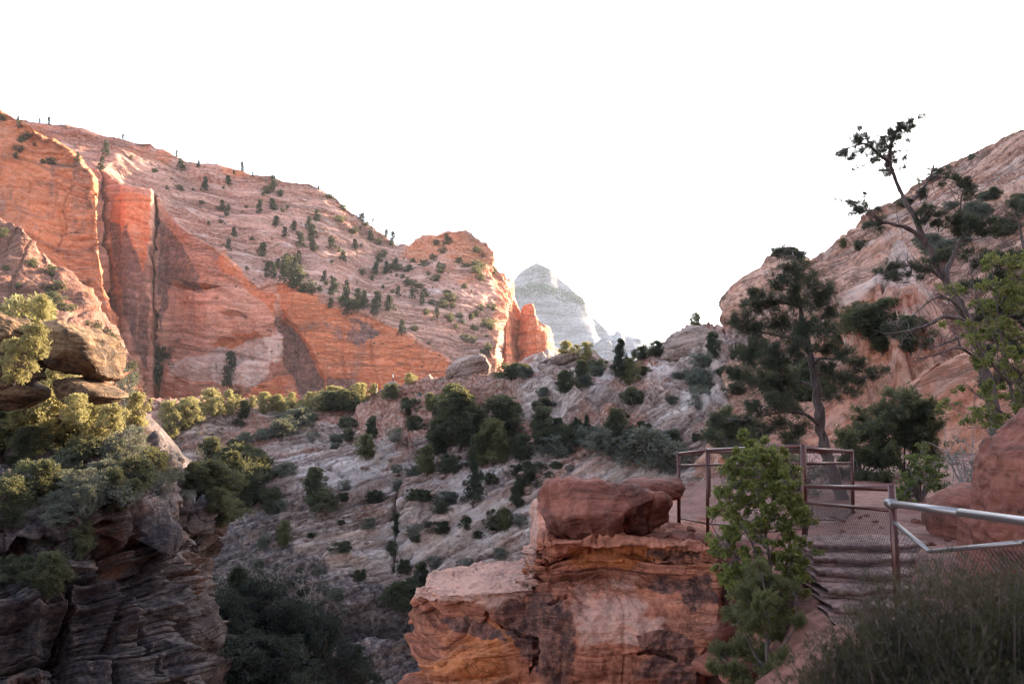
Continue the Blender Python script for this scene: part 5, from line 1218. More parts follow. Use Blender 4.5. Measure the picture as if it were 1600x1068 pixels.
for u, v, h, lab in [(444, 436, 30, 'clump forming pine above the streaked recess'), (428, 436, 24, 'dark pine left in the clump above the streaked recess'), (462, 434, 32, 'tallest pine of the clump above the streaked recess'),
                     (357, 392, 20, 'slim pine at the cliff edge above the long alcove'), (483, 362, 24, 'pine on the upper slope near the ridge end'), (320, 300, 24, 'dark pine under the ridge left of centre'), (540, 480, 32, 'tall pine on the cliff rim at its lowest dip'),
                     (568, 484, 30, 'second tall pine on the cliff rim'), (584, 494, 26, 'third pine on the cliff rim, leaning right'), (358, 604, 54, 'slender tree growing against the foot of the wall'), (660, 476, 20, 'forked pine on the lower pale slope'), (683, 498, 20, 'pine on the lower pale slope near the rim')]:
    place('farpine%d' % (int(u) % 4), u, v, h, lab, ['massif'])
for u, v, h, lab in [(242, 588, 46, 'large dark bush in the corner of the wall'), (374, 622, 26, 'dark bush right of the slender wall foot tree')]:
    place('far%d' % (int(u) % 4), u, v, h, lab, ['massif'], None, 1.2)
# small dots of scrub all over the massif slope
def scrub():
    rng = np.random.RandomState(4); P = []
    for _ in range(1600):
        u = rng.uniform(170, 775); v = rng.uniform(215, 580)
        if noise(np.array([[u / 50., v / 30., 6.7]]), 8)[0] < rng.uniform(-.7, .5): continue
        h = hit(u, v, ['massif'])
        if h and h[1].z > .5: P.append(h[0])
    P = np.array([tuple(p) for p in P]); D = np.tile([0, 0, 1.], (len(P), 1))
    V, f, tn = tuft_arrays(P, D, rng.uniform(.5, 1.6, len(P)), 7, .5, rng, .9)
    o = link_mesh('scrub', V, f, M['leaf_dark'], smooth=False, attrs={'tone': tn})
    tag(o, 'tiny dots of low scrub all over the left mountain slope', 'scrub', None, 'stuff')
scrub()
# bushy mass and tree band on the far pale peak: nobody could count it
def far_green():
    rng = np.random.RandomState(9); P = []
    for _ in range(900):
        u = rng.uniform(790, 925); vb = 452 + .12 * abs(u - 850) + .18 * max(u - 850, 0)
        v = vb + rng.normal() * 5 if rng.rand() < .85 else (rng.uniform(450, 500))
        if rng.rand() < .12: u = rng.uniform(822, 862); v = rng.uniform(414, 450)
        h = hit(u, v, ['peak'])
        if h: P.append(h[0])
    P = np.array([tuple(p) for p in P]); D = np.tile([0, 0, 1.], (len(P), 1))
    V, f, tn = tuft_arrays(P, D, rng.uniform(2, 5, len(P)), 6, 1.6, rng, .7)
    o = link_mesh('forest', V, f, M['leaf_far'], smooth=False, attrs={'tone': tn})
    tag(o, 'band of dark woodland across the pale far peak', 'forest', None, 'stuff')
far_green()
# low ground cover of dry tufts on the hillside
def cover():
    rng = np.random.RandomState(3); P = []
    for _ in range(1500):
        u = rng.uniform(270, 1140); v = rng.uniform(600, 800)
        if noise(np.array([[u / 30., v / 18., 1.7]]), 8)[0] < rng.uniform(-.5, .4): continue
        h = hit(u, v, ['canyon'])
        if h and h[1].z > .3: P.append(h[0])
    P = np.array([tuple(p) for p in P]); D = np.tile([0, 0, 1.], (len(P), 1))
    V, f, tn = tuft_arrays(P, D, .42, 8, .07, rng, .8)
    o = link_mesh('ground_cover', V, f, M['leaf_grey'], smooth=False, attrs={'tone': tn})
    tag(o, 'dry low tufts growing between the rocks across the gorge', 'ground cover', None, 'stuff')
cover()
# ================= NEAR TREES AND BUSHES =================
def near_tree(name, label, cat, foot, limbs, masses, blade, nb, wid, leaf, bark, seed, dens=1., twig=.004, spread=.75, sides=7, up=.3, leafy=False, extra=None):
    """limbs: [([(u,v,D)..], r0, r1)] radii in metres; masses: [(u,v,D,r_px)] each fed by the nearest limb point"""
    rng = np.random.RandomState(seed); foot = np.array(foot, float)
    paths = []; pool = []
    for pts, r0, r1 in limbs:
        p = np.array([W(*q) for q in pts]); L = np.concatenate([[0], np.cumsum(np.linalg.norm(np.diff(p, axis=0), axis=1))])
        n = max(6, int(L[-1] / .12)); t = np.linspace(0, L[-1], n); q = np.stack([np.interp(t, L, p[:, k]) for k in range(3)], -1)
        q[1:-1] = (q[:-2] + 2 * q[1:-1] + q[2:]) / 4; q[1:-1] = (q[:-2] + 2 * q[1:-1] + q[2:]) / 4
        q[1:-1] += .25 * r1 * 0 + rng.normal(size=(n - 2, 3)) * min(.012, r0 * .18)
        rad = np.linspace(r0, r1, n) * (1 + .08 * rng.normal(size=n)); paths.append((q, rad)); pool.append(np.column_stack([q, rad]))
    pool = np.concatenate(pool)
    P, Dr, T = [], [], []
    for u, v, D, r in masses:
        c = np.array(W(u, v, D)); rm = r * D / F
        d2 = np.linalg.norm(pool[:, :3] - c, axis=1) + .3 * np.maximum(0, pool[:, 2] - c[2] + .1)
        a = pool[d2.argmin()]; main = curved(a[:3], c, rng, 6, .06); ra = min(a[3] * .55, .028)
        paths.append((main, np.linspace(ra, max(twig * 1.6, ra * .35), 6)))
        nt = max(3, int(dens * (r / 9.) ** 1.6)); tone0 = rng.uniform(.1, .6)
        for _ in range(nt):
            q = rng.normal(size=3); q /= np.linalg.norm(q); q *= rng.uniform(.35, 1.) * rm * np.array([1.1, 1.1, .8]); q[2] += .15 * rm
            e = c + q; s0 = main[rng.randint(3, 6)]
            tp = curved(s0, e, rng, 4, .08); paths.append((tp, np.linspace(twig * 1.5, twig * .6, 4)))
            m = nb; tt = rng.uniform(.35, 1.05, m)[:, None]; pos = s0 * (1 - tt) + e * tt + rng.normal(size=(m, 3)) * blade * .35
            dd = (e - s0) / (np.linalg.norm(e - s0) + 1e-6); dd = dd + [0, 0, up]; dd /= np.linalg.norm(dd)
            P.append(pos); Dr.append(np.tile(dd, (m, 1))); T.append(np.clip(tone0 + rng.uniform(-.25, .35, m), 0, 1))
    e = empty(name, tuple(foot)); tag(e, label, cat)
    if P:
        P = np.concatenate(P); Dr = np.concatenate(Dr); T = np.concatenate(T)
        V, f, tn = tuft_arrays(P, Dr, blade, 6 if leafy else 12, wid * blade, rng, spread, T)
        link_mesh('crown', V - foot, f, leaf, e, smooth=False, attrs={'tone': tn})
    V, f = tube_arrays(paths, sides); link_mesh('trunk', V - foot, f, bark, e, smooth=True)
    return e
def twigs(rng, limbs, n, L, D0=0):
    """bare side twigs growing off limbs given in photo pixels"""
    out = []
    for pts, r0, r1 in limbs:
        a = np.array(pts, float)
        for _ in range(n):
            i = rng.randint(0, len(a) - 1); t = rng.uniform(); p = a[i] * (1 - t) + a[i + 1] * t
            an = rng.uniform(0, 6.28); l = L * rng.uniform(.4, 1.2); q = [p]
            for k in range(3):
                an += rng.uniform(-.6, .6); q.append(q[-1] + np.array([math.cos(an) * l / 3, math.sin(an) * l / 3 - 1, rng.uniform(-.08, .08)]))
            out.append(([tuple(x) for x in q], .007, .003))
    return out
# --- the big pine
tr = [(1326, 812, 14.), (1312, 772, 14.), (1299, 732, 14.), (1288, 700, 14.), (1281, 660, 14.), (1278, 620, 14.), (1272, 580, 14.), (1264, 545, 14.), (1257, 515, 14.), (1250, 480, 14.), (1244, 440, 14.), (1240, 400, 14.)]
lb = [(tr, .13, .02), ([(1281, 665, 14), (1262, 648, 13.7), (1235, 640, 13.5), (1190, 650, 13.4)], .04, .015), ([(1286, 706, 14), (1262, 700, 13.8), (1225, 702, 13.6), (1190, 715, 13.6)], .045, .012), ([(1277, 610, 14), (1262, 600, 14.2), (1225, 585, 14.3), (1180, 590, 14.4)], .035, .012),
      ([(1272, 582, 14), (1300, 590, 14), (1340, 590, 14), (1370, 588, 14)], .03, .01), ([(1262, 540, 14), (1225, 525, 13.8), (1190, 520, 13.6), (1165, 505, 13.6)], .032, .01), ([(1257, 515, 14), (1280, 500, 14.2), (1300, 485, 14.2)], .026, .01), ([(1268, 560, 14), (1300, 560, 14.4), (1330, 560, 14.5)], .026, .01), ([(1250, 480, 14), (1220, 470, 14), (1185, 470, 14)], .024, .01)]
ms = []
rg = np.random.RandomState(77)
for u, v, r in [(1232, 396, 20), (1215, 398, 14), (1250, 404, 18), (1240, 425, 26), (1218, 440, 20), (1265, 440, 20), (1182, 462, 18), (1172, 478, 16), (1158, 500, 16), (1200, 482, 28), (1240, 465, 30), (1286, 456, 26), (1270, 478, 28), (1300, 492, 20), (1146, 512, 10), (1180, 520, 28), (1220, 510, 34), (1262, 512, 30), (1290, 520, 22),
                (1150, 550, 12), (1175, 560, 28), (1215, 560, 34), (1250, 548, 26), (1290, 545, 22), (1318, 552, 18), (1158, 590, 26), (1145, 582, 14), (1190, 600, 30), (1228, 600, 28), (1300, 580, 18), (1335, 570, 22), (1362, 582, 16), (1378, 578, 10), (1345, 598, 16), (1318, 592, 18), (1210, 632, 26), (1240, 642, 22), (1180, 640, 20),
                (1118, 660, 18), (1135, 672, 24), (1158, 660, 24), (1185, 672, 24), (1215, 668, 22), (1110, 684, 12), (1145, 690, 16), (1235, 690, 20), (1250, 672, 18), (1300, 620, 14), (1330, 612, 12)]:
    ms.append((u, v, 14 + rg.uniform(-.9, .9), r))
g = drop(W(1326, 812, 14.)[0], 14., ['ground']) or Vector(W(1326, 812, 14))
near_tree('pine_tree', 'big dark bushy pine with a leaning trunk behind the fence corner', 'tree', (g.x, g.y, g.z), lb + twigs(rg, lb[1:3], 8, 26), ms, .088, 11, .075, M['leaf_pine'], M['bark'], 501, 4.0)
# --- the tall half bare pine at the right
tr = [(1566, 760, 13.), (1556, 660, 13.), (1545, 600, 13.), (1530, 550, 13.), (1516, 510, 13.), (1496, 468, 13.), (1478, 440, 13.), (1462, 410, 13.), (1447, 382, 13.), (1434, 352, 13.), (1424, 328, 13.), (1410, 306, 13.), (1401, 285, 13.), (1395, 264, 13.), (1391, 250, 13.)]
lb = [(tr, .125, .026), ([(1391, 250, 13.), (1390, 236, 13.), (1393, 218, 13.), (1396, 205, 13.), (1412, 197, 13.), (1424, 188, 13.)], .034, .008), ([(1391, 254, 13), (1378, 248, 12.9), (1368, 236, 12.8), (1355, 219, 12.8), (1338, 226, 12.7), (1318, 236, 12.7), (1309, 243, 12.7)], .032, .006),
      ([(1372, 243, 12.9), (1360, 252, 12.9), (1342, 262, 12.9), (1332, 268, 12.9)], .012, .004), ([(1393, 240, 13), (1405, 234, 13.1), (1418, 236, 13.1)], .01, .004), ([(1398, 270, 13), (1386, 264, 13), (1380, 275, 13), (1392, 290, 13)], .01, .004),
      ([(1450, 388, 13), (1440, 366, 12.9), (1412, 354, 12.8), (1382, 348, 12.7), (1367, 341, 12.7), (1360, 326, 12.7), (1340, 319, 12.7)], .045, .006), ([(1385, 349, 12.8), (1372, 352, 12.8), (1356, 352, 12.8)], .012, .004),
      ([(1424, 314, 13), (1438, 301, 13.1), (1449, 286, 13.2), (1457, 276, 13.2), (1457, 264, 13.2), (1460, 252, 13.2)], .036, .006), ([(1457, 276, 13.2), (1476, 278, 13.3), (1492, 276, 13.3), (1508, 284, 13.3)], .016, .005),
      ([(1478, 440, 13), (1482, 418, 13.2), (1492, 392, 13.3), (1502, 368, 13.4), (1520, 358, 13.4), (1548, 360, 13.5)], .05, .012), ([(1502, 368, 13.4), (1498, 345, 13.4), (1503, 316, 13.4), (1497, 300, 13.4), (1512, 292, 13.4)], .02, .005), ([(1520, 358, 13.4), (1540, 346, 13.4), (1566, 336, 13.4), (1588, 344, 13.4)], .018, .005),
      ([(1480, 442, 13), (1458, 420, 12.9), (1430, 414, 12.8), (1400, 416, 12.7), (1378, 426, 12.7)], .034, .008),
      ([(1518, 512, 13), (1500, 497, 12.8), (1470, 494, 12.6), (1446, 511, 12.5), (1427, 514, 12.4), (1402, 520, 12.3), (1378, 520, 12.3)], .045, .008), ([(1534, 556, 13), (1517, 522, 12.7), (1490, 530, 12.6), (1470, 540, 12.5), (1452, 545, 12.4)], .03, .006),
      ([(1540, 575, 13), (1502, 540, 12.5), (1475, 550, 12.4), (1436, 560, 12.3), (1424, 566, 12.3)], .03, .006), ([(1512, 500, 13), (1490, 470, 12.7), (1470, 460, 12.6), (1446, 474, 12.5), (1424, 494, 12.5)], .026, .005)]
ms = [(u, v, 13 + rg.uniform(-.4, .4), r) for u, v, r in [(1424, 190, 7), (1412, 196, 9), (1400, 203, 12), (1388, 208, 9), (1398, 214, 10), (1408, 210, 8), (1384, 234, 11), (1376, 240, 11), (1370, 234, 8), (1352, 212, 8), (1344, 220, 9), (1330, 226, 10), (1322, 236, 10), (1312, 243, 6), (1356, 222, 7), (1386, 246, 8), (1366, 252, 6), (1398, 252, 7), (1392, 268, 6), (1418, 205, 5),
      (1348, 318, 7), (1336, 322, 6), (1326, 318, 5), (1342, 330, 5), (1362, 330, 5), (1375, 345, 5), (1462, 268, 8), (1452, 276, 6), (1478, 276, 8), (1496, 276, 7), (1505, 290, 8), (1514, 296, 7), (1440, 300, 5), (1452, 335, 14), (1440, 345, 12), (1462, 345, 12), (1478, 350, 12), (1492, 350, 18), (1508, 345, 18), (1524, 350, 18), (1540, 352, 16), (1556, 356, 12), (1530, 364, 14), (1504, 360, 14),
      (1380, 426, 13), (1395, 420, 14), (1412, 416, 13), (1430, 420, 13), (1446, 424, 12), (1460, 410, 10), (1392, 436, 10), (1400, 512, 10), (1388, 518, 8), (1418, 508, 8), (1455, 330, 10), (1510, 292, 7)]]
ms = [(u, v, D, r * .85) for u, v, D, r in ms] + [(u + rg.uniform(-16, 16), v + rg.uniform(-12, 14), D, 4.5) for u, v, D, r in ms for _ in (0, 1)]
g = drop(W(1566, 760, 13.)[0], 13., ['ground'])
near_tree('pine_tree', 'tall gnarled half bare pine leaning left against the white sky', 'tree', tuple(g), lb + twigs(rg, lb[1:], 20, 30), ms, .066, 8, .10, M['leaf_pine'], M['bark'], 502, 3.4)
# --- dense dark pine at the right edge
tr = [(1620, 800, 15.), (1615, 600, 15.), (1606, 450, 15.), (1598, 370, 15.), (1592, 345, 15.)]
lb = [(tr, .12, .02), ([(1612, 520, 15), (1580, 490, 14.8), (1545, 470, 14.8)], .04, .01), ([(1606, 440, 15), (1575, 425, 15), (1545, 410, 15)], .03, .01), ([(1614, 600, 15), (1580, 570, 14.8), (1550, 560, 14.8)], .03, .01)]
ms = [(u, v, 15 + rg.uniform(-.7, .7), r) for u, v, r in [(1588, 318, 10), (1600, 330, 14), (1580, 345, 12), (1570, 410, 20), (1595, 400, 24), (1548, 402, 16), (1535, 418, 16), (1560, 440, 28), (1590, 450, 30), (1540, 450, 16), (1525, 440, 14), (1575, 480, 30), (1550, 490, 24), (1600, 500, 30), (1530, 500, 16), (1560, 530, 28), (1595, 550, 30), (1540, 550, 18), (1575, 590, 28), (1605, 620, 28), (1550, 600, 18), (1630, 480, 30), (1640, 560, 30), (1500, 452, 12), (1515, 400, 12)]]
g = drop(W(1620, 800, 15.)[0], 15., ['ground'])
near_tree('pine_tree', 'dense dark pine at the right edge behind the yellow green leaves', 'tree', tuple(g), lb, ms, .11, 11, .08, M['leaf_pine'], M['bark'], 503, 3.4)
# --- yellow green leafing tree
lb = [([(1600, 760, 10.5), (1590, 660, 10.5), (1575, 580, 10.5), (1560, 500, 10.5), (1550, 430, 10.5), (1546, 400, 10.5)], .035, .008), ([(1580, 600, 10.5), (1550, 570, 10.3), (1520, 520, 10.2), (1500, 470, 10.2), (1480, 430, 10.2)], .02, .004), ([(1590, 660, 10.5), (1560, 640, 10.3), (1530, 620, 10.2), (1505, 600, 10.2)], .02, .004),
      ([(1592, 640, 10.5), (1610, 560, 10.5), (1606, 480, 10.5), (1600, 400, 10.5)], .02, .004), ([(1570, 560, 10.5), (1540, 500, 10.4), (1520, 450, 10.4), (1514, 395, 10.4)], .014, .004)]
ms = []
for _ in range(130):
    v = rg.uniform(398, 668); u = 1600 - abs(rg.normal()) * (46 + .12 * (v - 400)) + 10
    if u > 1472: ms.append((u, v, 10.4 + rg.uniform(-.6, .6), rg.uniform(8, 20)))
g = drop(W(1600, 760, 10.5)[0], 10.5, ['ground'])
near_tree('leafy_tree', 'slender tree with fresh yellow green leaves above the huge boulder', 'tree', tuple(g), lb + twigs(rg, lb, 8, 40), ms, .042, 6, .55, M['leaf_bright'], M['bark'], 504, 1.5, .003, leafy=True, spread=1.)
# --- bright leafy bush in front of the railing
lb = [([(1212, 965, 8.6), (1206, 900, 8.6), (1196, 830, 8.6), (1182, 760, 8.6), (1168, 700, 8.6), (1164, 672, 8.6)], .022, .005), ([(1212, 950, 8.6), (1190, 880, 8.4), (1160, 820, 8.3), (1134, 770, 8.3), (1124, 740, 8.3)], .016, .004), ([(1214, 950, 8.6), (1230, 880, 8.5), (1240, 800, 8.5), (1238, 730, 8.5), (1226, 700, 8.5)], .016, .004),
      ([(1208, 920, 8.6), (1244, 870, 8.4), (1264, 830, 8.4), (1270, 790, 8.4)], .012, .004), ([(1204, 900, 8.6), (1160, 880, 8.5), (1126, 850, 8.5), (1112, 820, 8.5)], .012, .004), ([(1196, 840, 8.6), (1210, 780, 8.6), (1206, 720, 8.6), (1200, 690, 8.6)], .01, .003)]
ms = [(1164, 678, 8.6, 8), (1160, 690, 8.6, 10), (1172, 694, 8.6, 10), (1196, 690, 8.6, 7), (1190, 704, 8.6, 8), (1226, 704, 8.5, 7), (1218, 716, 8.5, 7)]
for _ in range(280):
    v = 1000 - 300 * rg.uniform(.0, 1) ** .8; v = max(700, min(985, v)); hw = np.interp(v, [700, 740, 800, 850, 900, 960], [32, 60, 80, 86, 72, 50]); u = np.interp(v, [700, 800, 930], [1180, 1192, 1200]) + rg.uniform(-1, 1) * hw
    ms.append((u, v, 8.5 + rg.uniform(-.45, .45), rg.uniform(9, 18)))
g = drop(W(1212, 965, 8.6)[0], 8.6, ['ground'])
near_tree('leafy_bush', 'tall bush with fresh green leaves in front of the rusty fence', 'bush', tuple(g), lb, ms, .034, 9, .6, M['leaf_bright'], M['bark'], 505, 1.5, .003, leafy=True, spread=1.)
# --- dark juniper beneath it
lb = [([(1200, 1240, 7.6), (1200, 1100, 7.6), (1198, 1000, 7.6), (1196, 930, 7.6), (1192, 880, 7.6)], .04, .008), ([(1200, 1060, 7.6), (1170, 1000, 7.5), (1150, 960, 7.4)], .018, .006), ([(1200, 1040, 7.6), (1230, 1000, 7.5), (1246, 975, 7.5)], .015, .005), ([(1200, 1100, 7.6), (1150, 1060, 7.5), (1125, 1030, 7.4)], .018, .006), ([(1200, 1120, 7.6), (1240, 1060, 7.5), (1260, 1020, 7.5)], .016, .005)]
ms = [(u, v, 7.6 + rg.uniform(-.35, .35), r) for u, v, r in [(1192, 886, 12), (1180, 905, 20), (1205, 910, 20), (1165, 930, 22), (1195, 940, 24), (1220, 945, 18), (1150, 960, 22), (1180, 975, 26), (1235, 975, 14), (1250, 970, 12), (1210, 990, 22), (1160, 1010, 22), (1130, 1020, 18), (1185, 1030, 26), (1225, 1030, 20), (1250, 1020, 16), (1120, 1045, 16), (1150, 1050, 22), (1210, 1060, 24), (1250, 1060, 22), (1180, 1090, 26), (1130, 1090, 22), (1270, 1040, 14), (1235, 920, 12)]]
p0 = W(1200, 1180, 7.6); g = Vector(p0)
near_tree('juniper_tree', 'dark green juniper below the bright leafy bush at the bottom', 'tree', tuple(g), lb + twigs(rg, lb[:2], 10, 30), ms, .045, 12, .16, M['leaf_olive'], M['bark'], 506, 5.)
# --- shrubs behind the fence
def bushy(name, label, cat, u0, u1, v0, v1, D, n, r, blade, nb, wid, leaf, seed, dens=2., leafy=False, bark=None, twn=0, dD=.9):
    rg = np.random.RandomState(seed); um = (u0 + u1) / 2
    foot = drop(W(um, v1, D)[0], D, ['ground', 'right']) or Vector(W(um, v1, D))
    uf, vf = proj(np.array([[tuple(foot)]])); vf = float(vf[0, 0])
    lb = []
    for k in range(7):
        t = (k + .5) / 7; ue = u0 + (u1 - u0) * t; ve = v0 + (v1 - v0) * rg.uniform(.15, .6)
        lb.append(([(um, vf + 3, D), ((um * 2 + ue) / 3, (vf * 2 + ve) / 3, D), (ue, ve, D + rg.uniform(-.4, .4))], .03, .006))
    ms = []
    while len(ms) < n:
        a, b = rg.uniform(-1, 1), rg.uniform(-1, 1)
        if a * a + b * b > 1: continue
        ms.append((um + a * (u1 - u0) / 2, (v0 + v1) / 2 + b * (v1 - v0) / 2, D + rg.uniform(-dD, dD), r * rg.uniform(.7, 1.3)))
    near_tree(name, label, cat, tuple(foot), lb + (twigs(rg, lb, twn, 46) if twn else []), ms, blade, nb, wid, leaf, bark or M['bark'], seed, dens, leafy=leafy)
bushy('juniper_tree', 'dark juniper mass behind the railing right of the pine trunk', 'tree', 1345, 1482, 612, 735, 20., 40, 22, .11, 8, .16, M['leaf_dark'], 511, 3.2)
bushy('juniper_tree', 'low dark juniper directly behind the big pine trunk', 'tree', 1290, 1400, 668, 760, 19., 22, 20, .11, 8, .16, M['leaf_dark'], 512, 3.2)
bushy('juniper_tree', 'dark juniper below the pine at the left behind the top rail', 'tree', 1098, 1180, 640, 712, 24., 16, 18, .13, 8, .16, M['leaf_dark'], 513, 3.2)
bushy('leafy_bush', 'green leafy bush between the railing and the smaller boulder', 'bush', 1395, 1482, 700, 800, 14., 34, 15, .05, 7, .5, M['leaf_green'], 514, 2.6, True)
bushy('brush', 'grey leafless brush behind the huge boulder', 'bush', 1470, 1570, 640, 800, 12.5, 20, 16, .05, 5, .12, M['leaf_grey'], 515, 1.6, False, M['dead'], 22)
bushy('brush', 'tangled dark brush at the foot of the big pine', 'bush', 1190, 1300, 712, 790, 15.5, 14, 16, .08, 6, .12, M['leaf_grey'], 516, 1.5, False, M['bark'], 16)
bushy('shrub', 'dark shrub row behind the fence left of the pine trunk', 'shrub', 1130, 1240, 690, 745, 20., 14, 16, .12, 7, .16, M['leaf_dark'], 517)
# --- blurred feathery bush close to the camera
def feather(name, label, cx, cy, zt, R0, H, n, seed):
    rng = np.random.RandomState(seed); foot = np.array([cx, cy, zt]); paths, P, Dr, T = [], [], [], []
    for k in range(n):
        an = rng.uniform(0, 6.28); rr_ = R0 * rng.uniform(0, 1) ** .5; b = np.array([math.cos(an) * rr_ * .35, math.sin(an) * rr_ * .35, 0])
        h = H * rng.uniform(.35, 1.12) * (1 - .35 * (rr_ / R0) ** 2); tip = np.array([math.cos(an) * rr_ * 1.1, math.sin(an) * rr_ * 1.1, h])
        p = curved(b, tip, rng, 6, .05); paths.append((p, np.linspace(.006, .0015, 6)))
        m = 46; t = rng.uniform(.25, 1, m); i = np.minimum(4, (t * 5).astype(int)); f = (t * 5 - i)[:, None]
        q = p[i] * (1 - f) + p[i + 1] * f + rng.normal(size=(m, 3)) * .018
        d = (tip - b); d /= np.linalg.norm(d); P.append(q); Dr.append(np.tile(d, (m, 1))); T.append(np.clip(rng.uniform(.0, .5) + .35 * t, 0, 1))
    P, Dr, T = map(np.concatenate, (P, Dr, T)); e = empty(name, tuple(foot)); tag(e, label, 'bush')
    V, f, tn = tuft_arrays(P, Dr, .036, 5, .0042, rng, .5, T); link_mesh('crown', V, f, M['leaf_sage'], e, smooth=False, attrs={'tone': tn})
    V, f = tube_arrays(paths, 4); link_mesh('trunk', V, f, M['bark'], e)
feather('sagebrush', 'blurred feathery bush closest to the camera under the fence post', 1.86, 3.4, -1.68, .46, 1.04, 620, 521)
feather('sagebrush', 'blurred feathery bush in the bottom right corner', 2.5, 3.5, -1.68, .56, 1.06, 760, 522)
feather('sagebrush', 'lower blurred bush left of the two feathery ones', 1.52, 3.5, -1.70, .34, .72, 420, 523)
feather('sagebrush', 'small feathery bush between fence post and corner bush', 1.95, 2.7, -1.75, .42, .84, 520, 524)

# ================= FENCE =================
def pipe_mesh(name, pts, r, mat, parent, sides=10, label=None):
    p = np.array(pts, float); o0 = np.array(parent.location)
    seg = []
    for a, b in zip(p[:-1], p[1:]): seg.append((np.linspace(a, b, 3), np.full(3, r)))
    Vs, Fs, off = [], [], 0
    V, f = tube_arrays(seg, sides)
    # end caps
    caps = []
    o = link_mesh(name, V - o0, f, mat, parent, smooth=True)
    import bmesh
    bm = bmesh.new(); bm.from_mesh(o.data); bmesh.ops.holes_fill(bm, edges=bm.edges[:], sides=sides + 2)
    bm.to_mesh(o.data); bm.free()
    if label: o['label'] = label
    return o
fence = empty('railing', W(1255, 832, 10.2)); tag(fence, 'rusty pipe railing with wire mesh round the overlook and steps', 'railing')
P1t, P1b = W(1060, 706, 13.3), W(1061, 822, 13.3)
P2t, P2b = W(1105, 701, 12.4), W(1106, 845, 12.4)
P3t, P3b = W(1255, 694, 10.2), W(1258, 850, 10.2)
P4t, P4b = W(1331, 702, 12.6), W(1333, 822, 12.6)
P5t, P5b = W(1393, 757, 7.4), W(1405, 975, 7.3)
P6t, P6b = W(1108, 704, 16.0), W(1108, 800, 16.0)
for a, b, r, d in ((P1t, P1b, .030, 0), (P2t, P2b, .026, 0), (P3t, P3b, .036, 0), (P4t, P4b, .030, 0), (P5t, P5b, .034, 0), (P6t, P6b, .03, 0)):
    pipe_mesh('post', [b, a], r, M['rust'], fence)
def off(p, dz): return (p[0], p[1], p[2] + dz)
pipe_mesh('top_rail', [W(1060, 709, 13.3), W(1105, 703, 12.4), W(1255, 696.5, 10.2)], .026, M['rust'], fence)
pipe_mesh('top_rail', [W(1255, 701, 10.2), W(1331, 705, 12.6)], .026, M['rust'], fence)
pipe_mesh('top_rail', [W(1331, 705, 12.6), W(1108, 706, 16.0)], .026, M['rust'], fence)
pipe_mesh('top_rail', [W(1257, 759, 10.2), W(1393, 763, 7.4)], .026, M['rust'], fence)
pipe_mesh('middle_rail', [W(1060, 727, 13.3), W(1105, 726, 12.4), W(1255, 723.5, 10.2)], .019, M['rust'], fence)
pipe_mesh('middle_rail', [W(1255, 724, 10.2), W(1331, 723, 12.6)], .019, M['rust'], fence)
pipe_mesh('middle_rail', [W(1258, 785, 10.2), W(1395, 797, 7.4)], .019, M['rust'], fence)
pipe_mesh('handrail', [W(1390, 786, 7.38), W(1500, 800, 5.9), W(1760, 836, 4.3)], .030, M['galv'], fence, 14, 'thick worn steel handrail running to the right')
pipe_mesh('bottom_rail', [W(1397, 815, 7.35), W(1452, 861, 6.7), W(1600, 847, 5.4), W(1760, 842, 4.4)], .018, M['galv'], fence, 10, 'thin bent steel pipe under the handrail')
pipe_mesh('bottom_rail', [W(1061, 809, 13.3), W(1106, 818, 12.4), W(1257, 826, 10.2)], .012, M['rust'], fence)
pipe_mesh('bottom_rail', [W(1260, 811, 10.6), W(1333, 812, 12.6)], .014, M['rust'], fence)
# clamp collar where the handrail meets the post
pipe_mesh('clamp', [W(1388, 785, 7.40), W(1398, 787.5, 7.28)], .044, M['galv'], fence, 14)
pipe_mesh('clamp', [W(1393.5, 778, 7.4), W(1394.5, 793, 7.4)], .040, M['galv'], fence, 12)
def mesh_panel(c00, c10, c11, c01, pitch=.058, wr=.0021):
    """chain link in a four cornered panel: c00 bottom left, c10 bottom right, c11 top right, c01 top left"""
    c = [np.array(q, float) for q in (c00, c10, c11, c01)]
    Wd = (np.linalg.norm(c[1] - c[0]) + np.linalg.norm(c[2] - c[3])) / 2; H = (np.linalg.norm(c[3] - c[0]) + np.linalg.norm(c[2] - c[1])) / 2
    def pt(s, t): return (c[0] * (1 - s) + c[1] * s) * (1 - t) + (c[3] * (1 - s) + c[2] * s) * t
    paths = []; n = int((Wd + H) / pitch)
    for k in range(1, n):
        q = k * pitch
        for sg in (0, 1):
            a = (max(0, q - H), min(q, H)); b = (min(q, Wd), max(0, q - Wd))
            if sg: a = (Wd - a[0], a[1]); b = (Wd - b[0], b[1])
            s = np.linspace(0, 1, max(2, int(math.hypot(b[0] - a[0], b[1] - a[1]) / .25)))
            pts = np.array([pt((a[0] + (b[0] - a[0]) * x) / Wd, (a[1] + (b[1] - a[1]) * x) / H) for x in s])
            paths.append((pts, np.full(len(pts), wr)))
    paths.append((np.array([pt(x, 0) for x in np.linspace(0, 1, 8)]), np.full(8, wr * 1.4)))
    V, f = tube_arrays(paths, 3); link_mesh('wire_mesh', V - np.array(fence.location), f, M['wire'], fence, smooth=True)
mesh_panel(W(1061, 808, 13.3), W(1106, 817, 12.4), W(1105, 727, 12.4), W(1060, 728, 13.3))
mesh_panel(W(1106, 817, 12.4), W(1257, 826, 10.2), W(1255, 725, 10.2), W(1105, 727, 12.4))
mesh_panel(W(1257, 812, 10.2), W(1333, 812, 12.6), W(1331, 724, 12.6), W(1255, 725, 10.2))
mesh_panel(W(1262, 900, 10.0), W(1402, 948, 7.3), W(1395, 798, 7.4), W(1258, 787, 10.2))
mesh_panel(W(1402, 948, 7.3), W(1462, 985, 6.6), W(1452, 862, 6.7), W(1397, 816, 7.35))
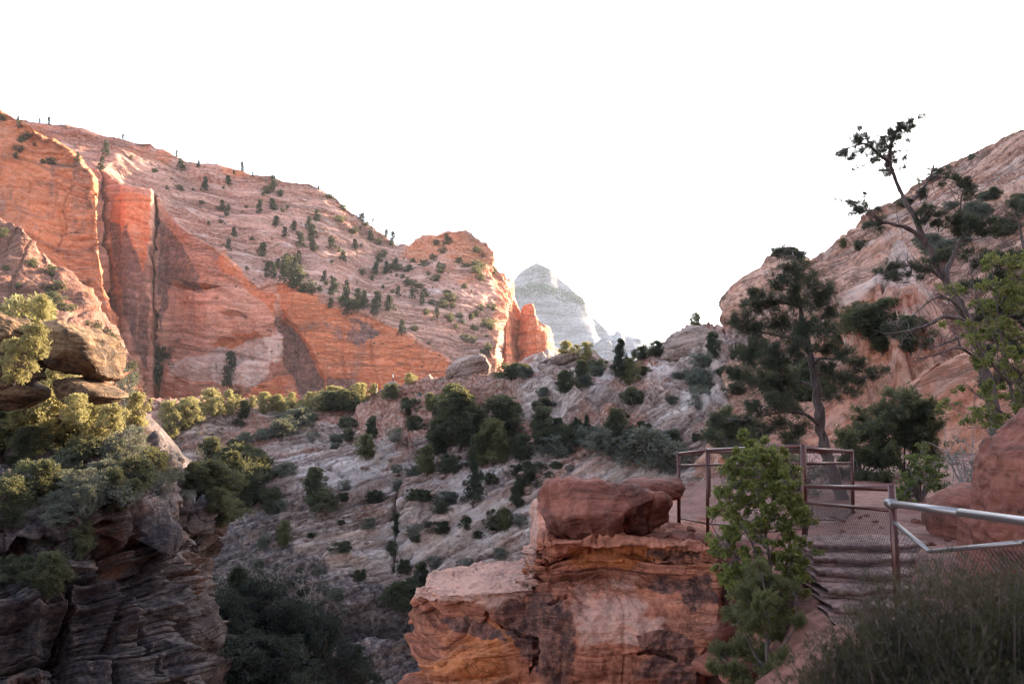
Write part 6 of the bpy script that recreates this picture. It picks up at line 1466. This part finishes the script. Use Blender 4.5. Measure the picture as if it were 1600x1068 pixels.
mesh_panel(W(1462, 985, 6.6), W(1640, 1010, 5.2), W(1600, 848, 5.4), W(1452, 862, 6.7))

# ================= LOOSE ROCKS =================
def put_rock(protos, x, y, s, lab, grp, names, k=[0]):
    p = drop(x, y, names, 60.)
    if p is None: return
    o = bpy.data.objects.new('rock', protos[k[0] % 4]); k[0] += 1; COL.objects.link(o); o.location = p - Vector((0, 0, .06 * s)); o.rotation_euler = (rr.uniform(-.15, .15), rr.uniform(-.15, .15), rr.uniform(0, 6.28)); o.scale = (s, s, s)
    tag(o, lab, 'rock', grp)
for u, v, D, s in [(1128, 1000, 9.5, .45), (1108, 1052, 9.2, .5), (1150, 1068, 8.6, .5)]:
    p = Vector(W(u, v, D)); o = bpy.data.objects.new('rock', ROCKN[int(u) % 4]); COL.objects.link(o); o.location = p; o.scale = (s, s, s * 1.3); o.rotation_euler = (.3, .2, u)
    tag(o, {1128: 'reddish rock wedged in the crack right of the outcrop', 1108: 'rounded rock at the bottom in the crack beside the outcrop', 1150: 'rock low under the dark juniper by the outcrop'}[u], 'rock')
for u, v, D, s in [(1080, 828, 12.6, .22), (1070, 834, 12.4, .2), (1058, 838, 12.2, .25), (1092, 838, 12.1, .24), (1046, 846, 12., .3), (1078, 848, 11.8, .34), (1100, 850, 11.7, .5), (1062, 852, 11.7, .45), (1030, 850, 11.8, .4)]:
    x, y, z = W(u, v, D); put_rock(ROCKN, x, y, s, 'thin flat stone on the outcrop rim right of the perched boulder', 'flat stones on the outcrop rim', ['outcrop', 'ground'])
for k in range(16):
    u = rr.uniform(1230, 1420); v = rr.uniform(940, 1010); x, y, z = W(u, v, rr.uniform(5.4, 7.)); put_rock(ROCKN, x, y, rr.uniform(.06, .16), 'small red stone on the bare dirt in front of the fence', 'small stones on the dirt', ['ground'])
for k in range(30):
    u = rr.uniform(1130, 1520); v = rr.uniform(790, 850); x, y, z = W(u, v, rr.uniform(9.5, 13.)); put_rock(ROCKN, x, y, rr.uniform(.05, .2), 'small stone scattered over the trail behind the wire mesh', 'small stones on the trail', ['ground'])
for k in range(60):
    u = rr.uniform(300, 860); v = rr.uniform(670, 860); h = hit(u, v, ['canyon'])
    if h is None: continue
    s = rr.uniform(.5, 1.9); o = bpy.data.objects.new('rock', ROCKF[k % 4]); COL.objects.link(o); o.location = h[0] - Vector((0, 0, .1 * s)); o.scale = (s, s, s); o.rotation_euler = (rr.uniform(-.3, .3), rr.uniform(-.3, .3), rr.uniform(0, 6))
    tag(o, 'loose angular rock lying on the slope across the gorge', 'rock', 'loose rocks across the gorge')

# ================= HIKERS =================
skin = simple_mat('skin', (.45, .26, .18), .6, 0, 20.); hairm = simple_mat('hair', (.03, .02, .015), .7)
def person(loc, facing, label, pose, shirt, trousers):
    """one skinned body; clothing colours go by height"""
    if pose == 'stand': J = [(0, 0, .92), (0, 0, 1.15), (0, 0, 1.40), (0, .01, 1.52), (0, .02, 1.63), (0, .01, 1.72)]; L = ((.09, 0, .88), (.10, .02, .48), (.10, 0, .08), (.10, .14, .03)); A = ((.17, 0, 1.40), (.22, .02, 1.12), (.20, .14, .92), (.19, .19, .86))
    else: J = [(0, 0, .16), (0, .05, .42), (0, .10, .66), (0, .13, .77), (0, .15, .88), (0, .16, .97)]; L = ((.10, .06, .15), (.14, .42, .45), (.14, .58, .06), (.14, .70, .03)); A = ((.17, .10, .66), (.23, .26, .44), (.16, .42, .46), (.13, .48, .46))
    V = list(J); E = [(0, 1), (1, 2), (2, 3), (3, 4), (4, 5)]; Rr = [.14, .13, .15, .055, .095, .085]
    for s in (-1, 1):
        b = len(V); V += [(s * x, y, z) for x, y, z in L]; E += [(0, b), (b, b + 1), (b + 1, b + 2), (b + 2, b + 3)]; Rr += [.095, .062, .045, .04]
        b = len(V); V += [(s * x, y, z) for x, y, z in A]; E += [(2, b), (b, b + 1), (b + 1, b + 2), (b + 2, b + 3)]; Rr += [.06, .042, .032, .03]
    me = bpy.data.meshes.new('person'); me.from_pydata(V, E, []); o = bpy.data.objects.new('person', me); COL.objects.link(o)
    md = o.modifiers.new('s', 'SKIN'); o.modifiers.new('d', 'SUBSURF').levels = 2
    for i, r in enumerate(Rr): me.skin_vertices[0].data[i].radius = (r, r * .8 if i < 3 else r)
    me.skin_vertices[0].data[0].use_root = True
    bpy.context.view_layer.update(); nm = bpy.data.meshes.new_from_object(o.evaluated_get(bpy.context.evaluated_depsgraph_get()))
    o.modifiers.clear(); o.data = nm; nm.materials.clear()
    for m in (skin, shirt, trousers): nm.materials.append(m)
    hz = J[3][2] - .03; wz = J[0][2] + .06
    for p in nm.polygons:
        c = p.center; p.use_smooth = True
        if pose == 'stand': k = 0 if c.z > hz else (1 if c.z > wz and not (c.z < 1.05 and abs(c.x) > .16) else (0 if abs(c.x) > .16 and c.z > .8 else 2))
        else: k = 0 if c.z > hz else (1 if c.z > .3 and c.y < .36 else 2)
        p.material_index = k
    o.location = loc; o.rotation_euler = (0, 0, facing)
    bm = __import__('bmesh').new(); __import__('bmesh').ops.create_icosphere(bm, subdivisions=3, radius=.108)
    for v in bm.verts: v.co.z *= 1.05; v.co += Vector((J[4][0], J[4][1] - .03, J[4][2] + .045))
    for v in [v for v in bm.verts if v.co.y > J[4][1] + .05 and v.co.z < J[4][2] + .08]: v.co.y = J[4][1] + .05
    hm = bpy.data.meshes.new('hair'); bm.to_mesh(hm); bm.free(); hm.materials.append(hairm); h = bpy.data.objects.new('hair', hm); COL.objects.link(h); h.parent = o
    tag(o, label, 'person')
mt = lambda n, c: simple_mat(n, c, .8, 0, 40., .2)
bpy.context.view_layer.update()
def person_at(u, v, top, fac, lab, pose, sh, tr_, D=None):
    p = Vector(W(u, v, D)) if D else hit(u, v, ['canyon'])[0]
    person(p, fac, lab, pose, sh, tr_)
person_at(614, 597.5, 0, 1.9, 'person in a white top and dark trousers standing on the rock pillar', 'stand', mt('white_shirt', (.75, .75, .76)), mt('dark_trousers', (.05, .05, .05)), 147)
person_at(588, 614, 0, -1.2, 'person in a black top and light trousers standing left of the pillar', 'stand', mt('black_shirt', (.015, .015, .02)), mt('light_trousers', (.55, .52, .52)), 147)
person_at(657, 619, 0, 2.6, 'person in black sitting on the rocks right of the pillar', 'sit', mt('black_jacket', (.012, .012, .015)), mt('teal_trousers', (.02, .10, .12)))
# ================= AIR =================
def haze(density):
    import bmesh
    bm = bmesh.new(); bmesh.ops.create_cube(bm, size=1.)
    me = bpy.data.meshes.new('haze'); bm.to_mesh(me); bm.free(); o = bpy.data.objects.new('haze', me); COL.objects.link(o)
    o.scale = (19000, 19000, 640); o.location = (0, 0, 640 / 2 - 160)
    m = bpy.data.materials.new('haze'); m.use_nodes = True; t = m.node_tree; t.nodes.clear()
    out = t.nodes.new('ShaderNodeOutputMaterial'); v = t.nodes.new('ShaderNodeVolumePrincipled')
    v.inputs['Color'].default_value = (.88, .93, 1, 1); v.inputs['Density'].default_value = density; v.inputs['Anisotropy'].default_value = .3
    t.links.new(v.outputs[0], out.inputs['Volume']); me.materials.append(m)
    tag(o, 'thin bright air between the camera and the far peak', 'haze', None, 'stuff')
haze(.000045)
